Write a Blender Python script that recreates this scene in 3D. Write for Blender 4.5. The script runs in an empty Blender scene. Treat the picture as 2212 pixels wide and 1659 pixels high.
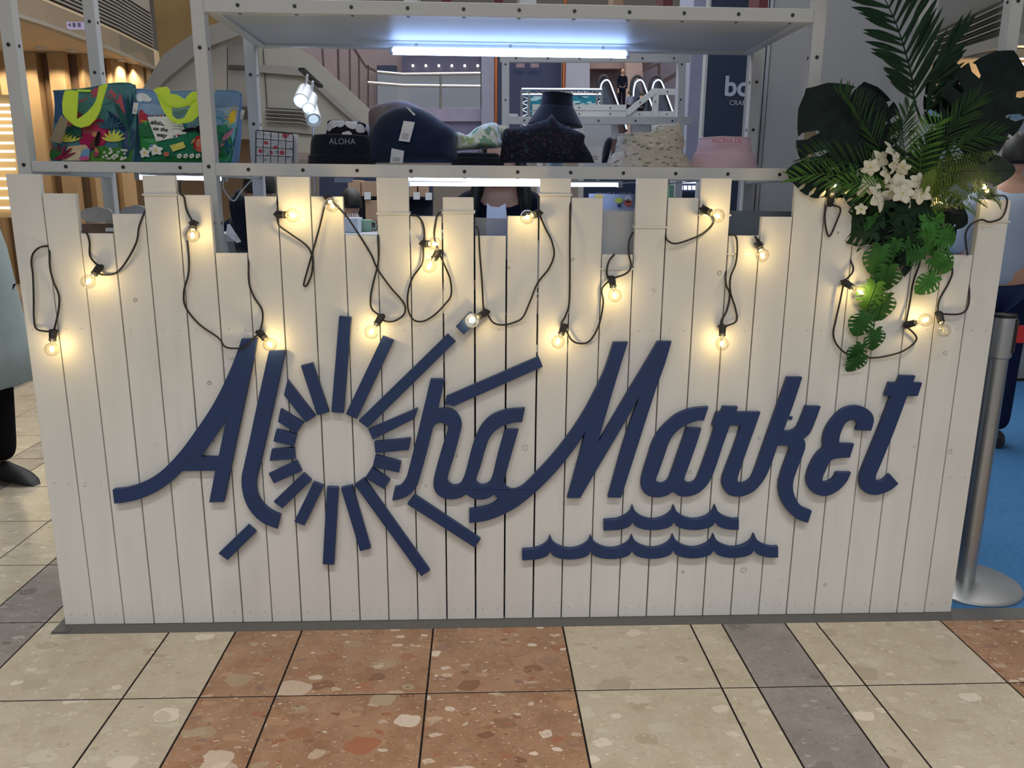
import bpy, math, random
import numpy as np
from mathutils import Vector, Matrix
from mathutils.geometry import tessellate_polygon
PI = math.pi
R = random.Random(7)
S = bpy.context.scene
COL = S.collection

# ---------------------------------------------------------------- camera, world, light, exposure
CAM = Vector((1.26938, -2.26883, 1.29551)); FPX = 1722.37
_pt, _yw, _rl = -0.230845, 0.0435987, 0.00809995
_f = Vector((math.sin(_yw)*math.cos(_pt), math.cos(_yw)*math.cos(_pt), math.sin(_pt)))
_r = Vector((math.cos(_yw), -math.sin(_yw), 0)); _u = _r.cross(_f)
_r2 = math.cos(_rl)*_r + math.sin(_rl)*_u; _u2 = -math.sin(_rl)*_r + math.cos(_rl)*_u
cd = bpy.data.cameras.new('camera'); cam = bpy.data.objects.new('camera', cd); COL.objects.link(cam)
cam.matrix_world = Matrix(((_r2.x, _u2.x, -_f.x, CAM.x), (_r2.y, _u2.y, -_f.y, CAM.y), (_r2.z, _u2.z, -_f.z, CAM.z), (0, 0, 0, 1)))
cd.sensor_width = 36; cd.sensor_fit = 'HORIZONTAL'; cd.lens = FPX/2212*36; cd.clip_start = .05; cd.clip_end = 200
S.camera = cam

W = bpy.data.worlds.new('world'); S.world = W; W.use_nodes = True
W.node_tree.nodes['Background'].inputs[0].default_value = (.86, .90, 1.0, 1)
W.node_tree.nodes['Background'].inputs[1].default_value = .24
S.view_settings.view_transform = 'Standard'; S.view_settings.look = 'None'
S.view_settings.exposure = 0.0; S.view_settings.gamma = 1; S.view_settings.use_curve_mapping = False
S.cycles.max_bounces = 8; S.cycles.transparent_max_bounces = 16; S.cycles.caustics_reflective = False; S.cycles.caustics_refractive = False

def area(name, loc, rot, sx, sy, power, col):
    l = bpy.data.lights.new(name, 'AREA'); l.shape = 'RECTANGLE'; l.size = sx; l.size_y = sy; l.energy = power; l.color = col
    o = bpy.data.objects.new(name, l); COL.objects.link(o); o.location = loc; o.rotation_euler = rot; return o
area('hall_ceiling_light', (1.2, -6.2, 4.3), (math.radians(55), 0, 0), 7, 3, 85, (1, .98, .95))
for _x in (-.6, .7, 2.0, 3.3):  # unseen spots added so the fence brightens towards its foot
    _l = bpy.data.lights.new('added_floor_spot', 'SPOT'); _l.energy = 170; _l.color = (1, .98, .95); _l.spot_size = math.radians(78); _l.spot_blend = .75; _l.shadow_soft_size = .12
    _o = bpy.data.objects.new('added_floor_spot', _l); COL.objects.link(_o); _o.location = (_x, -2.3, 4.2); _o.rotation_euler = (math.radians(4), 0, 0)
area('booth_ceiling_light', (1.6, 2.6, 4.6), (0, 0, 0), 5, 3, 190, (.88, .94, 1))
area('atrium_light', (1.0, 8.0, 6.5), (0, 0, 0), 14, 7, 680, (1, .96, .92))

# ---------------------------------------------------------------- helpers
def ray(px, py): return _f*FPX + _r2*(px-1106) - _u2*(py-829.5)
def at(px, py, Y):
    """world point seen at photograph pixel (px,py) on the vertical plane y=Y"""
    d = ray(px, py); return CAM + d*((Y-CAM.y)/d.y)
def atz(px, py, Z):
    d = ray(px, py); return CAM + d*((Z-CAM.z)/d.z)

def lin(c):
    if isinstance(c, str): c = tuple(int(c[i:i+2], 16)/255 for i in (0, 2, 4))
    return tuple(x/12.92 if x <= .04045 else ((x+.055)/1.055)**2.4 for x in c[:3]) + (1,)
_mats = {}
def mat(name, col, rough=.5, metal=0, vary=.06, scale=8, bump=0, bscale=60, spec=.5, trans=0, stretch=(1, 1, 1), sheen=0):
    if name in _mats: return _mats[name]
    m = bpy.data.materials.new(name); m.use_nodes = True; t = m.node_tree; n = t.nodes; k = t.links
    p = n['Principled BSDF']; p.inputs['Roughness'].default_value = rough; p.inputs['Metallic'].default_value = metal
    p.inputs['Specular IOR Level'].default_value = spec
    if trans: p.inputs['Transmission Weight'].default_value = trans
    if sheen: p.inputs['Sheen Weight'].default_value = sheen
    c = lin(col)
    tc = n.new('ShaderNodeTexCoord'); mp = n.new('ShaderNodeMapping'); mp.inputs['Scale'].default_value = stretch
    k.new(tc.outputs['Object'], mp.inputs[0])
    nz = n.new('ShaderNodeTexNoise'); nz.inputs['Scale'].default_value = scale; nz.inputs['Detail'].default_value = 4
    k.new(mp.outputs[0], nz.inputs['Vector'])
    rp = n.new('ShaderNodeValToRGB'); rp.color_ramp.elements[0].position = .3; rp.color_ramp.elements[1].position = .7
    rp.color_ramp.elements[0].color = tuple(max(0, x*(1-vary)) for x in c[:3])+(1,)
    rp.color_ramp.elements[1].color = tuple(min(1, x*(1+vary)) for x in c[:3])+(1,)
    k.new(nz.outputs['Fac'], rp.inputs[0]); k.new(rp.outputs[0], p.inputs['Base Color'])
    if bump:
        nb = n.new('ShaderNodeTexNoise'); nb.inputs['Scale'].default_value = bscale; k.new(mp.outputs[0], nb.inputs['Vector'])
        b = n.new('ShaderNodeBump'); b.inputs['Strength'].default_value = bump; b.inputs['Distance'].default_value = .002
        k.new(nb.outputs['Fac'], b.inputs['Height']); k.new(b.outputs[0], p.inputs['Normal'])
    m['ramp'] = rp.name; _mats[name] = m; return m
def emat(name, col, strength):
    if name in _mats: return _mats[name]
    m = bpy.data.materials.new(name); m.use_nodes = True; n = m.node_tree.nodes; n.remove(n['Principled BSDF'])
    e = n.new('ShaderNodeEmission'); e.inputs[0].default_value = lin(col); e.inputs[1].default_value = strength
    m.node_tree.links.new(e.outputs[0], n['Material Output'].inputs[0]); _mats[name] = m; return m
def gmat(name, col, refl=.12, rough=.02):
    """thin clear sheet: transparent plus a fresnel gloss"""
    if name in _mats: return _mats[name]
    m = bpy.data.materials.new(name); m.use_nodes = True; n = m.node_tree.nodes; k = m.node_tree.links; n.remove(n['Principled BSDF'])
    a = n.new('ShaderNodeBsdfTransparent'); a.inputs[0].default_value = lin(col)
    g = n.new('ShaderNodeBsdfGlossy'); g.inputs['Roughness'].default_value = rough
    lw = n.new('ShaderNodeLayerWeight'); lw.inputs[0].default_value = .35
    mm = n.new('ShaderNodeMath'); mm.operation = 'MULTIPLY_ADD'; mm.inputs[1].default_value = .75; mm.inputs[2].default_value = refl
    cl = n.new('ShaderNodeMath'); cl.operation = 'MINIMUM'; cl.inputs[1].default_value = .9
    k.new(lw.outputs['Facing'], mm.inputs[0]); k.new(mm.outputs[0], cl.inputs[0])
    x = n.new('ShaderNodeMixShader'); k.new(cl.outputs[0], x.inputs[0]); k.new(a.outputs[0], x.inputs[1]); k.new(g.outputs[0], x.inputs[2])
    k.new(x.outputs[0], n['Material Output'].inputs[0]); _mats[name] = m; return m

class MB:
    """collects shapes into ONE mesh"""
    def __init__(s): s.v = []; s.f = []; s.m = []; s.mats = []; s.mi = 0
    def use(s, m):
        if m not in s.mats: s.mats.append(m)
        s.mi = s.mats.index(m); return s
    def add(s, vs, fs):
        o = len(s.v); s.v += [tuple(v) for v in vs]; s.f += [tuple(i+o for i in f) for f in fs]; s.m += [s.mi]*len(fs); return s
    def box(s, x0, x1, y0, y1, z0, z1, M=None):
        vs = [Vector(p) for p in ((x0,y0,z0),(x1,y0,z0),(x1,y1,z0),(x0,y1,z0),(x0,y0,z1),(x1,y0,z1),(x1,y1,z1),(x0,y1,z1))]
        if M: vs = [M @ v for v in vs]
        return s.add(vs, [(0,3,2,1),(4,5,6,7),(0,1,5,4),(1,2,6,5),(2,3,7,6),(3,0,4,7)])
    def cbox(s, x0, x1, y0, y1, z0, z1, b=.002, M=None):
        """box with chamfered vertical and horizontal front edges"""
        def ring(y, i): return [(x0+i,y,z0+b), (x0+b,y,z0+i), (x1-b,y,z0+i), (x1-i,y,z0+b), (x1-i,y,z1-b), (x1-b,y,z1-i), (x0+b,y,z1-i), (x0+i,y,z1-b)]
        vs = ring(y0, b*.8) + ring(y0+b, 0) + ring(y1, 0)
        if M: vs = [M @ Vector(v) for v in vs]
        fs = [tuple(range(8)), tuple(range(23, 15, -1))]
        for a in (0, 8):
            for i in range(8): j = (i+1) % 8; fs.append((a+i, a+8+i, a+8+j, a+j))
        return s.add(vs, fs)
    def tube(s, path, r, seg=8, cap=True, closed=False):
        P = [Vector(p) for p in path]; n = len(P); vs = []; fs = []; prev = None
        rr = r if isinstance(r, (list, tuple)) else [r]*n
        for i, p in enumerate(P):
            if closed: t = (P[(i+1) % n]-P[i-1])
            else: t = P[min(i+1, n-1)]-P[max(i-1, 0)]
            t = t.normalized() if t.length > 1e-9 else Vector((0, 0, 1))
            if prev is None:
                a = Vector((0, 0, 1)) if abs(t.z) < .9 else Vector((1, 0, 0)); u = t.cross(a).normalized()
            else:
                u = (prev - t*prev.dot(t)); u = u.normalized() if u.length > 1e-6 else t.orthogonal().normalized()
            prev = u; w = t.cross(u)
            for k in range(seg):
                a = 2*PI*k/seg; vs.append(p + (u*math.cos(a)+w*math.sin(a))*rr[i])
        for i in range(n if closed else n-1):
            for k in range(seg):
                j = (i+1) % n; fs.append((i*seg+k, i*seg+(k+1) % seg, j*seg+(k+1) % seg, j*seg+k))
        if cap and not closed: fs += [tuple(range(seg-1, -1, -1)), tuple(range((n-1)*seg, n*seg))]
        return s.add(vs, fs)
    def bar(s, a, b, w, h=None, up=(0, 0, 1)):
        """rectangular bar from a to b"""
        a, b = Vector(a), Vector(b); h = h or w; t = (b-a).normalized(); u = t.cross(Vector(up))
        if u.length < 1e-4: u = t.cross(Vector((0, 1, 0)))
        u.normalize(); v = u.cross(t); vs = []
        for p in (a, b):
            for i, j in ((-1,-1),(1,-1),(1,1),(-1,1)): vs.append(p+u*(i*w/2)+v*(j*h/2))
        return s.add(vs, [(0,1,2,3),(7,6,5,4),(0,4,5,1),(1,5,6,2),(2,6,7,3),(3,7,4,0)])
    def lathe(s, prof, seg=20, M=None, sx=1, sy=1, fn=None):
        vs = []; fs = []; n = len(prof)
        for r, z in prof:
            for k in range(seg):
                a = 2*PI*k/seg; v = Vector((r*math.cos(a)*sx, r*math.sin(a)*sy, z))
                if fn: v = fn(v, a, z)
                vs.append(M @ v if M else v)
        for i in range(n-1):
            for k in range(seg): fs.append((i*seg+k, i*seg+(k+1) % seg, (i+1)*seg+(k+1) % seg, (i+1)*seg+k))
        if prof[0][0] > 1e-5: fs.append(tuple(range(seg-1, -1, -1)))
        if prof[-1][0] > 1e-5: fs.append(tuple(range((n-1)*seg, n*seg)))
        return s.add(vs, fs)
    def prism(s, loop, depth, holes=(), bev=0):
        """loop: 3D points of the front face; depth: vector to the back face"""
        loops = [list(map(Vector, loop))] + [list(map(Vector, h)) for h in holes]; D = Vector(depth)
        allp = [p for l in loops for p in l]; tri = tessellate_polygon(loops); N = len(allp)
        nrm = Vector((0, 0, 0))
        l0 = loops[0]
        for i in range(len(l0)): nrm += l0[i].cross(l0[(i+1) % len(l0)])
        nrm.normalize(); sgn = 1 if nrm.dot(-D) > 0 else -1
        fixed = []
        for t in tri:
            a, b, c = (allp[i] for i in t); q = (b-a).cross(c-a)
            fixed.append(tuple(t) if q.dot(-D) > 0 else tuple(reversed(t)))
        if bev:
            fr = []
            for l in loops:
                m = len(l)
                for i in range(m):
                    e1 = (l[i]-l[i-1]).normalized(); e2 = (l[(i+1) % m]-l[i]).normalized()
                    n1 = nrm.cross(e1); n2 = nrm.cross(e2); q = n1+n2
                    q = q/max(.5, q.length_squared/2) if q.length > .1 else n1
                    fr.append(l[i]+q*bev*.8)
            mid = [p+D.normalized()*bev for p in allp]
            vs = fr+mid+[p+D for p in allp]; rings = 3
        else: vs = allp+[p+D for p in allp]; rings = 2
        fs = list(fixed) + [tuple(i+(rings-1)*N for i in reversed(t)) for t in fixed]
        for g in range(rings-1):
            o = 0
            for l in loops:
                m = len(l)
                for i in range(m):
                    a, b = o+i, o+(i+1) % m; q = (a+g*N, a+(g+1)*N, b+(g+1)*N, b+g*N)
                    fs.append(q if sgn > 0 else tuple(reversed(q)))
                o += m
        return s.add(vs, fs)
    def build(s, name, material=None, parent=None, smooth=False, subd=0, solid=0, bevel=0):
        me = bpy.data.meshes.new(name); me.from_pydata(s.v, [], s.f); me.update()
        if material is not None and not s.mats: me.materials.append(material)
        for m in s.mats: me.materials.append(m)
        if s.mats: me.polygons.foreach_set('material_index', s.m)
        if smooth:
            me.polygons.foreach_set('use_smooth', [True]*len(me.polygons))
        o = bpy.data.objects.new(name, me); COL.objects.link(o)
        if smooth == 'auto': me.set_sharp_from_angle(angle=math.radians(38))
        if solid: q = o.modifiers.new('solid', 'SOLIDIFY'); q.thickness = solid; q.offset = 0
        if subd: q = o.modifiers.new('sub', 'SUBSURF'); q.levels = q.render_levels = subd
        if bevel: q = o.modifiers.new('bev', 'BEVEL'); q.width = bevel; q.segments = 2; q.limit_method = 'ANGLE'
        if parent is not None: set_parent(o, parent)
        return o
_inv = {}
def set_parent(o, p):
    o.parent = p
    if p.type == 'EMPTY' and p.name in _inv: o.matrix_parent_inverse = _inv[p.name]
def thing(name, label, cat, loc=(0, 0, 0), group=None, kind=None):
    o = bpy.data.objects.new(name, None); COL.objects.link(o); o.location = loc; o.empty_display_size = .05
    _inv[o.name] = Matrix.Translation(Vector(loc)).inverted()
    return tag(o, label, cat, group, kind)
def tag(o, label=None, cat=None, group=None, kind=None):
    for k, v in (('label', label), ('category', cat), ('group', group), ('kind', kind)):
        if v: o[k] = v
    return o
def catmull(pts, n=6):
    P = [Vector(p) for p in pts]
    if len(P) < 3: return P
    out = []
    for i in range(len(P)-1):
        p0 = P[i-1] if i else P[0]*2-P[1]; p1 = P[i]; p2 = P[i+1]; p3 = P[i+2] if i+2 < len(P) else P[-1]*2-P[-2]
        for k in range(n):
            t = k/n; out.append(.5*((2*p1)+(p2-p0)*t+(2*p0-5*p1+4*p2-p3)*t*t+(3*p1-p0-3*p2+p3)*t**3))
    out.append(P[-1]); return out
def text(name, body, loc, size, m, parent=None, rotz=0, rot=None, ext=.0005, align='LEFT', shear=0, off=0, sx=1):
    c = bpy.data.curves.new(name, 'FONT'); c.body = body; c.size = size; c.extrude = ext; c.align_x = align; c.shear = shear; c.offset = off
    c.materials.append(m); o = bpy.data.objects.new(name, c); COL.objects.link(o); o.location = loc
    o.rotation_euler = rot or (PI/2, 0, rotz); o.scale = (sx, 1, 1)
    bpy.context.view_layer.update()
    me = bpy.data.meshes.new_from_object(o.evaluated_get(bpy.context.evaluated_depsgraph_get())); mw = o.matrix_world.copy(); bpy.data.objects.remove(o)
    o = bpy.data.objects.new(name, me); COL.objects.link(o); me.transform(mw)
    if parent is not None: set_parent(o, parent)
    return o
def slab(mb, pts, Y, th=.05, holes=()):
    """panel with the outline seen at those pixels, standing at depth Y, th thick"""
    return mb.prism([at(x, y, Y) for x, y in pts], (0, th, 0), holes=[[at(x, y, Y) for x, y in h] for h in holes])

# ---------------------------------------------------------------- floor
def terrazzo(name, base, base2, chips, big=.35, rough=.22):
    m = bpy.data.materials.new(name); m.use_nodes = True; n = m.node_tree.nodes; k = m.node_tree.links; p = n['Principled BSDF']
    p.inputs['Roughness'].default_value = rough; p.inputs['Specular IOR Level'].default_value = .45
    tc = n.new('ShaderNodeTexCoord'); oi = n.new('ShaderNodeObjectInfo'); ml = n.new('ShaderNodeVectorMath'); ml.operation = 'SCALE'
    cb = n.new('ShaderNodeCombineXYZ'); k.new(oi.outputs['Random'], cb.inputs[0]); k.new(oi.outputs['Random'], cb.inputs[1])
    k.new(cb.outputs[0], ml.inputs[0]); ml.inputs['Scale'].default_value = 37
    ad = n.new('ShaderNodeVectorMath'); k.new(tc.outputs['Object'], ad.inputs[0]); k.new(ml.outputs[0], ad.inputs[1])
    nz = n.new('ShaderNodeTexNoise'); nz.inputs['Scale'].default_value = 14; nz.inputs['Detail'].default_value = 3; k.new(ad.outputs[0], nz.inputs['Vector'])
    ds = n.new('ShaderNodeVectorMath'); ds.operation = 'SCALE'; ds.inputs['Scale'].default_value = .045; k.new(nz.outputs['Color'], ds.inputs[0])
    wv = n.new('ShaderNodeVectorMath'); k.new(ad.outputs[0], wv.inputs[0]); k.new(ds.outputs[0], wv.inputs[1])
    n2 = n.new('ShaderNodeTexNoise'); n2.inputs['Scale'].default_value = 9; n2.inputs['Detail'].default_value = 8; n2.inputs['Roughness'].default_value = .65
    k.new(ad.outputs[0], n2.inputs['Vector'])
    r0 = n.new('ShaderNodeValToRGB'); r0.color_ramp.elements[0].color = lin(base); r0.color_ramp.elements[1].color = lin(base2)
    r0.color_ramp.elements[0].position = .35; r0.color_ramp.elements[1].position = .65; k.new(n2.outputs['Fac'], r0.inputs[0])
    cur = r0.outputs[0]
    for i, (sc, rad, dens, ang, st) in enumerate(((10, .40, big, .5, 1.5), (19, .38, big, 2.1, 1.8), (45, .34, .5, .2, 2.2), (105, .32, .5, 1.2, 1.8), (7.5, .42, big*.6, -.5, 1.4))):
        mp = n.new('ShaderNodeMapping'); mp.inputs['Rotation'].default_value = (0, 0, ang); mp.inputs['Scale'].default_value = (1, st, 1); k.new(wv.outputs[0], mp.inputs[0])
        vo = n.new('ShaderNodeTexVoronoi'); vo.voronoi_dimensions = '2D'; vo.inputs['Scale'].default_value = sc; vo.inputs['Randomness'].default_value = .9; k.new(mp.outputs[0], vo.inputs['Vector'])
        vo.distance = 'MINKOWSKI'; vo.inputs['Exponent'].default_value = 1.4
        sp = n.new('ShaderNodeSeparateColor'); k.new(vo.outputs['Color'], sp.inputs[0])
        # chip radius shrinks with the cell's random value: few cells carry a chip
        thr = n.new('ShaderNodeMath'); thr.operation = 'MULTIPLY_ADD'; thr.inputs[1].default_value = -rad/dens; thr.inputs[2].default_value = rad; k.new(sp.outputs[0], thr.inputs[0])
        lt = n.new('ShaderNodeMath'); lt.operation = 'LESS_THAN'; k.new(vo.outputs['Distance'], lt.inputs[0]); k.new(thr.outputs[0], lt.inputs[1])
        rc = n.new('ShaderNodeValToRGB'); rc.color_ramp.interpolation = 'CONSTANT'
        el = rc.color_ramp.elements
        while len(el) < len(chips): el.new(.5)
        for j, c in enumerate(chips): el[j].position = j/len(chips); el[j].color = lin(c)
        k.new(sp.outputs[1], rc.inputs[0])
        al = n.new('ShaderNodeMath'); al.operation = 'MULTIPLY'; k.new(lt.outputs[0], al.inputs[0]); 
        fa = n.new('ShaderNodeMath'); fa.operation = 'MULTIPLY_ADD'; fa.inputs[1].default_value = .55; fa.inputs[2].default_value = .4; k.new(sp.outputs[2], fa.inputs[0]); k.new(fa.outputs[0], al.inputs[1])
        mx = n.new('ShaderNodeMix'); mx.data_type = 'RGBA'; k.new(al.outputs[0], mx.inputs[0]); k.new(cur, mx.inputs[6]); k.new(rc.outputs[0], mx.inputs[7]); cur = mx.outputs[2]
    # thin dark veins
    v3 = n.new('ShaderNodeTexNoise'); v3.inputs['Scale'].default_value = 16; v3.inputs['Detail'].default_value = 5; k.new(wv.outputs[0], v3.inputs['Vector'])
    sb = n.new('ShaderNodeMath'); sb.operation = 'SUBTRACT'; sb.inputs[1].default_value = .5; k.new(v3.outputs['Fac'], sb.inputs[0])
    ab = n.new('ShaderNodeMath'); ab.operation = 'ABSOLUTE'; k.new(sb.outputs[0], ab.inputs[0])
    l2 = n.new('ShaderNodeMath'); l2.operation = 'LESS_THAN'; l2.inputs[1].default_value = .0022; k.new(ab.outputs[0], l2.inputs[0])
    m2 = n.new('ShaderNodeMath'); m2.operation = 'MULTIPLY'; k.new(l2.outputs[0], m2.inputs[0])
    gt = n.new('ShaderNodeMath'); gt.operation = 'GREATER_THAN'; gt.inputs[1].default_value = .53; k.new(n2.outputs['Fac'], gt.inputs[0])
    m3 = n.new('ShaderNodeMath'); m3.operation = 'MULTIPLY'; m3.inputs[1].default_value = .35; k.new(gt.outputs[0], m3.inputs[0]); k.new(m3.outputs[0], m2.inputs[1])
    mx = n.new('ShaderNodeMix'); mx.data_type = 'RGBA'; k.new(m2.outputs[0], mx.inputs[0]); k.new(cur, mx.inputs[6]); mx.inputs[7].default_value = lin('5a5044')
    k.new(mx.outputs[2], p.inputs['Base Color']); return m
T_BEIGE = terrazzo('beige_terrazzo', 'b1a48e', 'bfb4a0', ('cdc1ad', 'bcb19b', 'd8cdbb', 'b0a48e', 'c3bca9', 'a89b85'), .42)
T_RED = terrazzo('red_terrazzo', '8f6c51', 'a68367', ('ad8b6c', '966648', 'd6c6b4', 'a8967a', '7d5a45', 'b08a6a', '86695c', 'a0664a', 'cdb8a0'), .6)
T_GREY = terrazzo('grey_terrazzo', '827b76', '948d86', ('9d968d', '857d75', 'a8a29a', '716a62'), .3)
GROUT = mat('dark_grout', '1f1c1c', .9, spec=.1)
floor = thing('floor', None, None, kind='structure')
g = MB(); g.box(-9, 9, -3.2, 16, -.05, -.0016); g.build('grout_bed', GROUT, floor)
XB = [-2.47, -2.07, -1.87, -1.47, -1.07, -.87, -.47, -.27, -.07, .33, .53, .73, 1.13, 1.53, 1.93, 2.03, 2.23, 2.33, 2.73, 3.13, 3.53, 3.73, 3.93]
XT = 'B G B B G B B G B B R R R B B G B B R R R B'.split()
_tm = {}
J = .0024
for i, kd in enumerate(XT):
    for j in range(-2, 24):
        y0 = -.373 + .4*j; y1 = y0+.4; x0, x1 = XB[i], XB[i+1]
        if y1 > .05 and x1 > .1:
            if x0 > 0: continue
            x1 = -.024 if y1 < .45 else -.002
        if y1 > 4.5 or x1 < -2: 
            continue
        key = (round(x1-x0, 3), kd)
        if key not in _tm:
            b = MB(); w = (x1-x0)/2-J/1; h = .2-J/1; e = .0012
            b.add([(-w,-h,-.012),(w,-h,-.012),(w,h,-.012),(-w,h,-.012),(-w,-h,-e),(w,-h,-e),(w,h,-e),(-w,h,-e),(-w+e,-h+e,0),(w-e,-h+e,0),(w-e,h-e,0),(-w+e,h-e,0)],
                  [(0,3,2,1),(0,1,5,4),(1,2,6,5),(2,3,7,6),(3,0,4,7),(4,5,9,8),(5,6,10,9),(6,7,11,10),(7,4,8,11),(8,9,10,11)])
            o = b.build('tile', {'B': T_BEIGE, 'R': T_RED, 'G': T_GREY}[kd], floor); _tm[key] = o
        else:
            o = _tm[key].copy(); COL.objects.link(o)
        o.location = ((x0+x1)/2, (y0+y1)/2, 0)
# far floor beyond the tiles one can pick apart
b = MB(); b.box(-9, 8.9, 4.427, 15.9, -.02, 0); b.build('far_paving', T_BEIGE, floor)
b = MB(); b.box(-9, -2.07, -1.2, 4.42, -.02, 0); b.build('side_paving', T_BEIGE, floor)
b = MB(); b.box(-9, 9, -3.2, -1.175, -.02, 0); b.build('near_paving', T_BEIGE, floor)
# blue carpet inside the booth with its grey edge strip
cp = mat('blue_carpet', '416f9b', .95, vary=.12, scale=60, bump=.6, bscale=400, spec=.1)
b = MB(); b.box(0, 6.5, .021, 3.28, 0, .004); tag(b.build('carpet', cp), 'flat blue carpet behind the white plank fence', 'carpet')
st = mat('grey_strip', '5b5a57', .6, vary=.05, scale=30, bump=.2, bscale=300)
b = MB(); b.prism([(-.022,-.046,.001),(6.5,-.04,.001),(6.5,.02,.006),(-.0,.02,.006)], (0,0,-.004)); 
b.box(-.02, .03, -.04, .3, 0, .0045)
tag(b.build('edge_strip', st), 'grey edging strip on the floor along the foot of the fence', 'edging strip')

# ---------------------------------------------------------------- plank fence
def plank_material():
    m = bpy.data.materials.new('white_painted_wood'); m.use_nodes = True; n = m.node_tree.nodes; k = m.node_tree.links; p = n['Principled BSDF']
    p.inputs['Roughness'].default_value = .52; p.inputs['Specular IOR Level'].default_value = .3
    tc = n.new('ShaderNodeTexCoord'); mp = n.new('ShaderNodeMapping'); mp.inputs['Scale'].default_value = (9, 9, 1.1); k.new(tc.outputs['Object'], mp.inputs[0])
    nz = n.new('ShaderNodeTexNoise'); nz.inputs['Scale'].default_value = 2; nz.inputs['Detail'].default_value = 6; nz.inputs['Distortion'].default_value = .6; k.new(mp.outputs[0], nz.inputs['Vector'])
    rp = n.new('ShaderNodeValToRGB'); rp.color_ramp.elements[0].position = .3; rp.color_ramp.elements[1].position = .7
    rp.color_ramp.elements[0].color = lin('d8d6d0'); rp.color_ramp.elements[1].color = lin('dfddd7'); k.new(nz.outputs['Fac'], rp.inputs[0])
    n2 = n.new('ShaderNodeTexNoise'); n2.inputs['Scale'].default_value = 3.1; n2.inputs['Detail'].default_value = 7; k.new(tc.outputs['Object'], n2.inputs['Vector'])
    r2 = n.new('ShaderNodeValToRGB'); r2.color_ramp.elements[0].position = .6; r2.color_ramp.elements[1].position = .78
    r2.color_ramp.elements[0].color = (0,0,0,1); r2.color_ramp.elements[1].color = (.35,.35,.35,1); k.new(n2.outputs['Fac'], r2.inputs[0])
    mx = n.new('ShaderNodeMix'); mx.data_type = 'RGBA'; k.new(r2.outputs[0], mx.inputs[0]); k.new(rp.outputs[0], mx.inputs[6]); mx.inputs[7].default_value = lin('c4c1ba')
    cur = mx.outputs[2]
    # knots: (px, py, radius m, darkness)
    KN = [(293,648,.006,.5),(452,827,.006,.55),(759,822,.004,.3),(986,985,.004,.6),(461,953,.003,.6),(1099,578,.005,.5),(1237,561,.005,.5),(1554,590,.0075,.45),(1511,880,.002,.6),(1243,1003,.004,.3),(920,1049,.005,.3),(1134,968,.010,.22),(1720,1010,.006,.3),(2041,762,.007,.4),(1975,965,.006,.25),(1476,1235,.005,.6),(1607,1232,.010,.3),(1783,1263,.006,.5),(1413,628,.006,.3),(1338,1244,.004,.3),(1690,1255,.006,.15),(183,1050,.003,.5),(1811,503,.003,.7),(2053,975,.008,.3),(1022,1025,.002,.3),(1902,898,.006,.35),(1640,947,.006,.4),(1490,1020,.007,.35),(337,960,.008,.12),(880,1140,.003,.3)]
    sep = n.new('ShaderNodeSeparateXYZ'); wn = n.new('ShaderNodeTexNoise'); wn.inputs['Scale'].default_value = 60; k.new(tc.outputs['Object'], wn.inputs['Vector'])
    sv = n.new('ShaderNodeVectorMath'); sv.operation = 'SCALE'; sv.inputs['Scale'].default_value = .009; k.new(wn.outputs['Color'], sv.inputs[0])
    av = n.new('ShaderNodeVectorMath'); k.new(tc.outputs['Object'], av.inputs[0]); k.new(sv.outputs[0], av.inputs[1])
    acc = None
    for px, py, rad, dk in KN:
        c = at(px, py, 0)+Vector((.0045, .0045, .0045))
        d = n.new('ShaderNodeVectorMath'); d.operation = 'DISTANCE'; k.new(av.outputs[0], d.inputs[0]); d.inputs[1].default_value = (c.x, .0045, c.z)
        a = n.new('ShaderNodeMath'); a.operation = 'SUBTRACT'; a.inputs[1].default_value = rad*.75; k.new(d.outputs['Value'], a.inputs[0])
        q = n.new('ShaderNodeMath'); q.operation = 'ABSOLUTE'; k.new(a.outputs[0], q.inputs[0])
        e = n.new('ShaderNodeMath'); e.operation = 'MULTIPLY_ADD'; e.inputs[1].default_value = -dk/(rad*.42); e.inputs[2].default_value = dk; e.use_clamp = True; k.new(q.outputs[0], e.inputs[0])
        if acc is None: acc = e.outputs[0]
        else:
            s2 = n.new('ShaderNodeMath'); s2.operation = 'MAXIMUM'; k.new(acc, s2.inputs[0]); k.new(e.outputs[0], s2.inputs[1]); acc = s2.outputs[0]
    wn2 = n.new('ShaderNodeTexNoise'); wn2.inputs['Scale'].default_value = 260; k.new(tc.outputs['Object'], wn2.inputs['Vector'])
    br = n.new('ShaderNodeMath'); br.operation = 'MULTIPLY'; k.new(acc, br.inputs[0]); k.new(wn2.outputs['Fac'], br.inputs[1])
    b2 = n.new('ShaderNodeMath'); b2.operation = 'MULTIPLY'; b2.inputs[1].default_value = 2.6; b2.use_clamp = True; k.new(br.outputs[0], b2.inputs[0])
    mk = n.new('ShaderNodeMix'); mk.data_type = 'RGBA'; k.new(b2.outputs[0], mk.inputs[0]); k.new(cur, mk.inputs[6]); mk.inputs[7].default_value = lin('4a463f')
    k.new(mk.outputs[2], p.inputs['Base Color'])
    bp = n.new('ShaderNodeBump'); bp.inputs['Strength'].default_value = .10; bp.inputs['Distance'].default_value = .001
    k.new(nz.outputs['Fac'], bp.inputs['Height']); k.new(bp.outputs[0], p.inputs['Normal']); return m
WOOD = plank_material()
fence = thing('plank_fence', 'white painted fence of upright planks with stepped tops standing on the tiles', 'fence', (1.395, .02, .004))
TOPS = [1.344,1.294,1.188,1.241,1.344,1.293,1.136,1.291,1.344,1.292,1.187,1.344,1.241,1.293,1.188,1.243,1.346,1.294,1.138,1.348,1.296,1.35,1.193,1.246,1.35,1.299,1.192,1.245,1.298,1.141,1.298]
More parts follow.
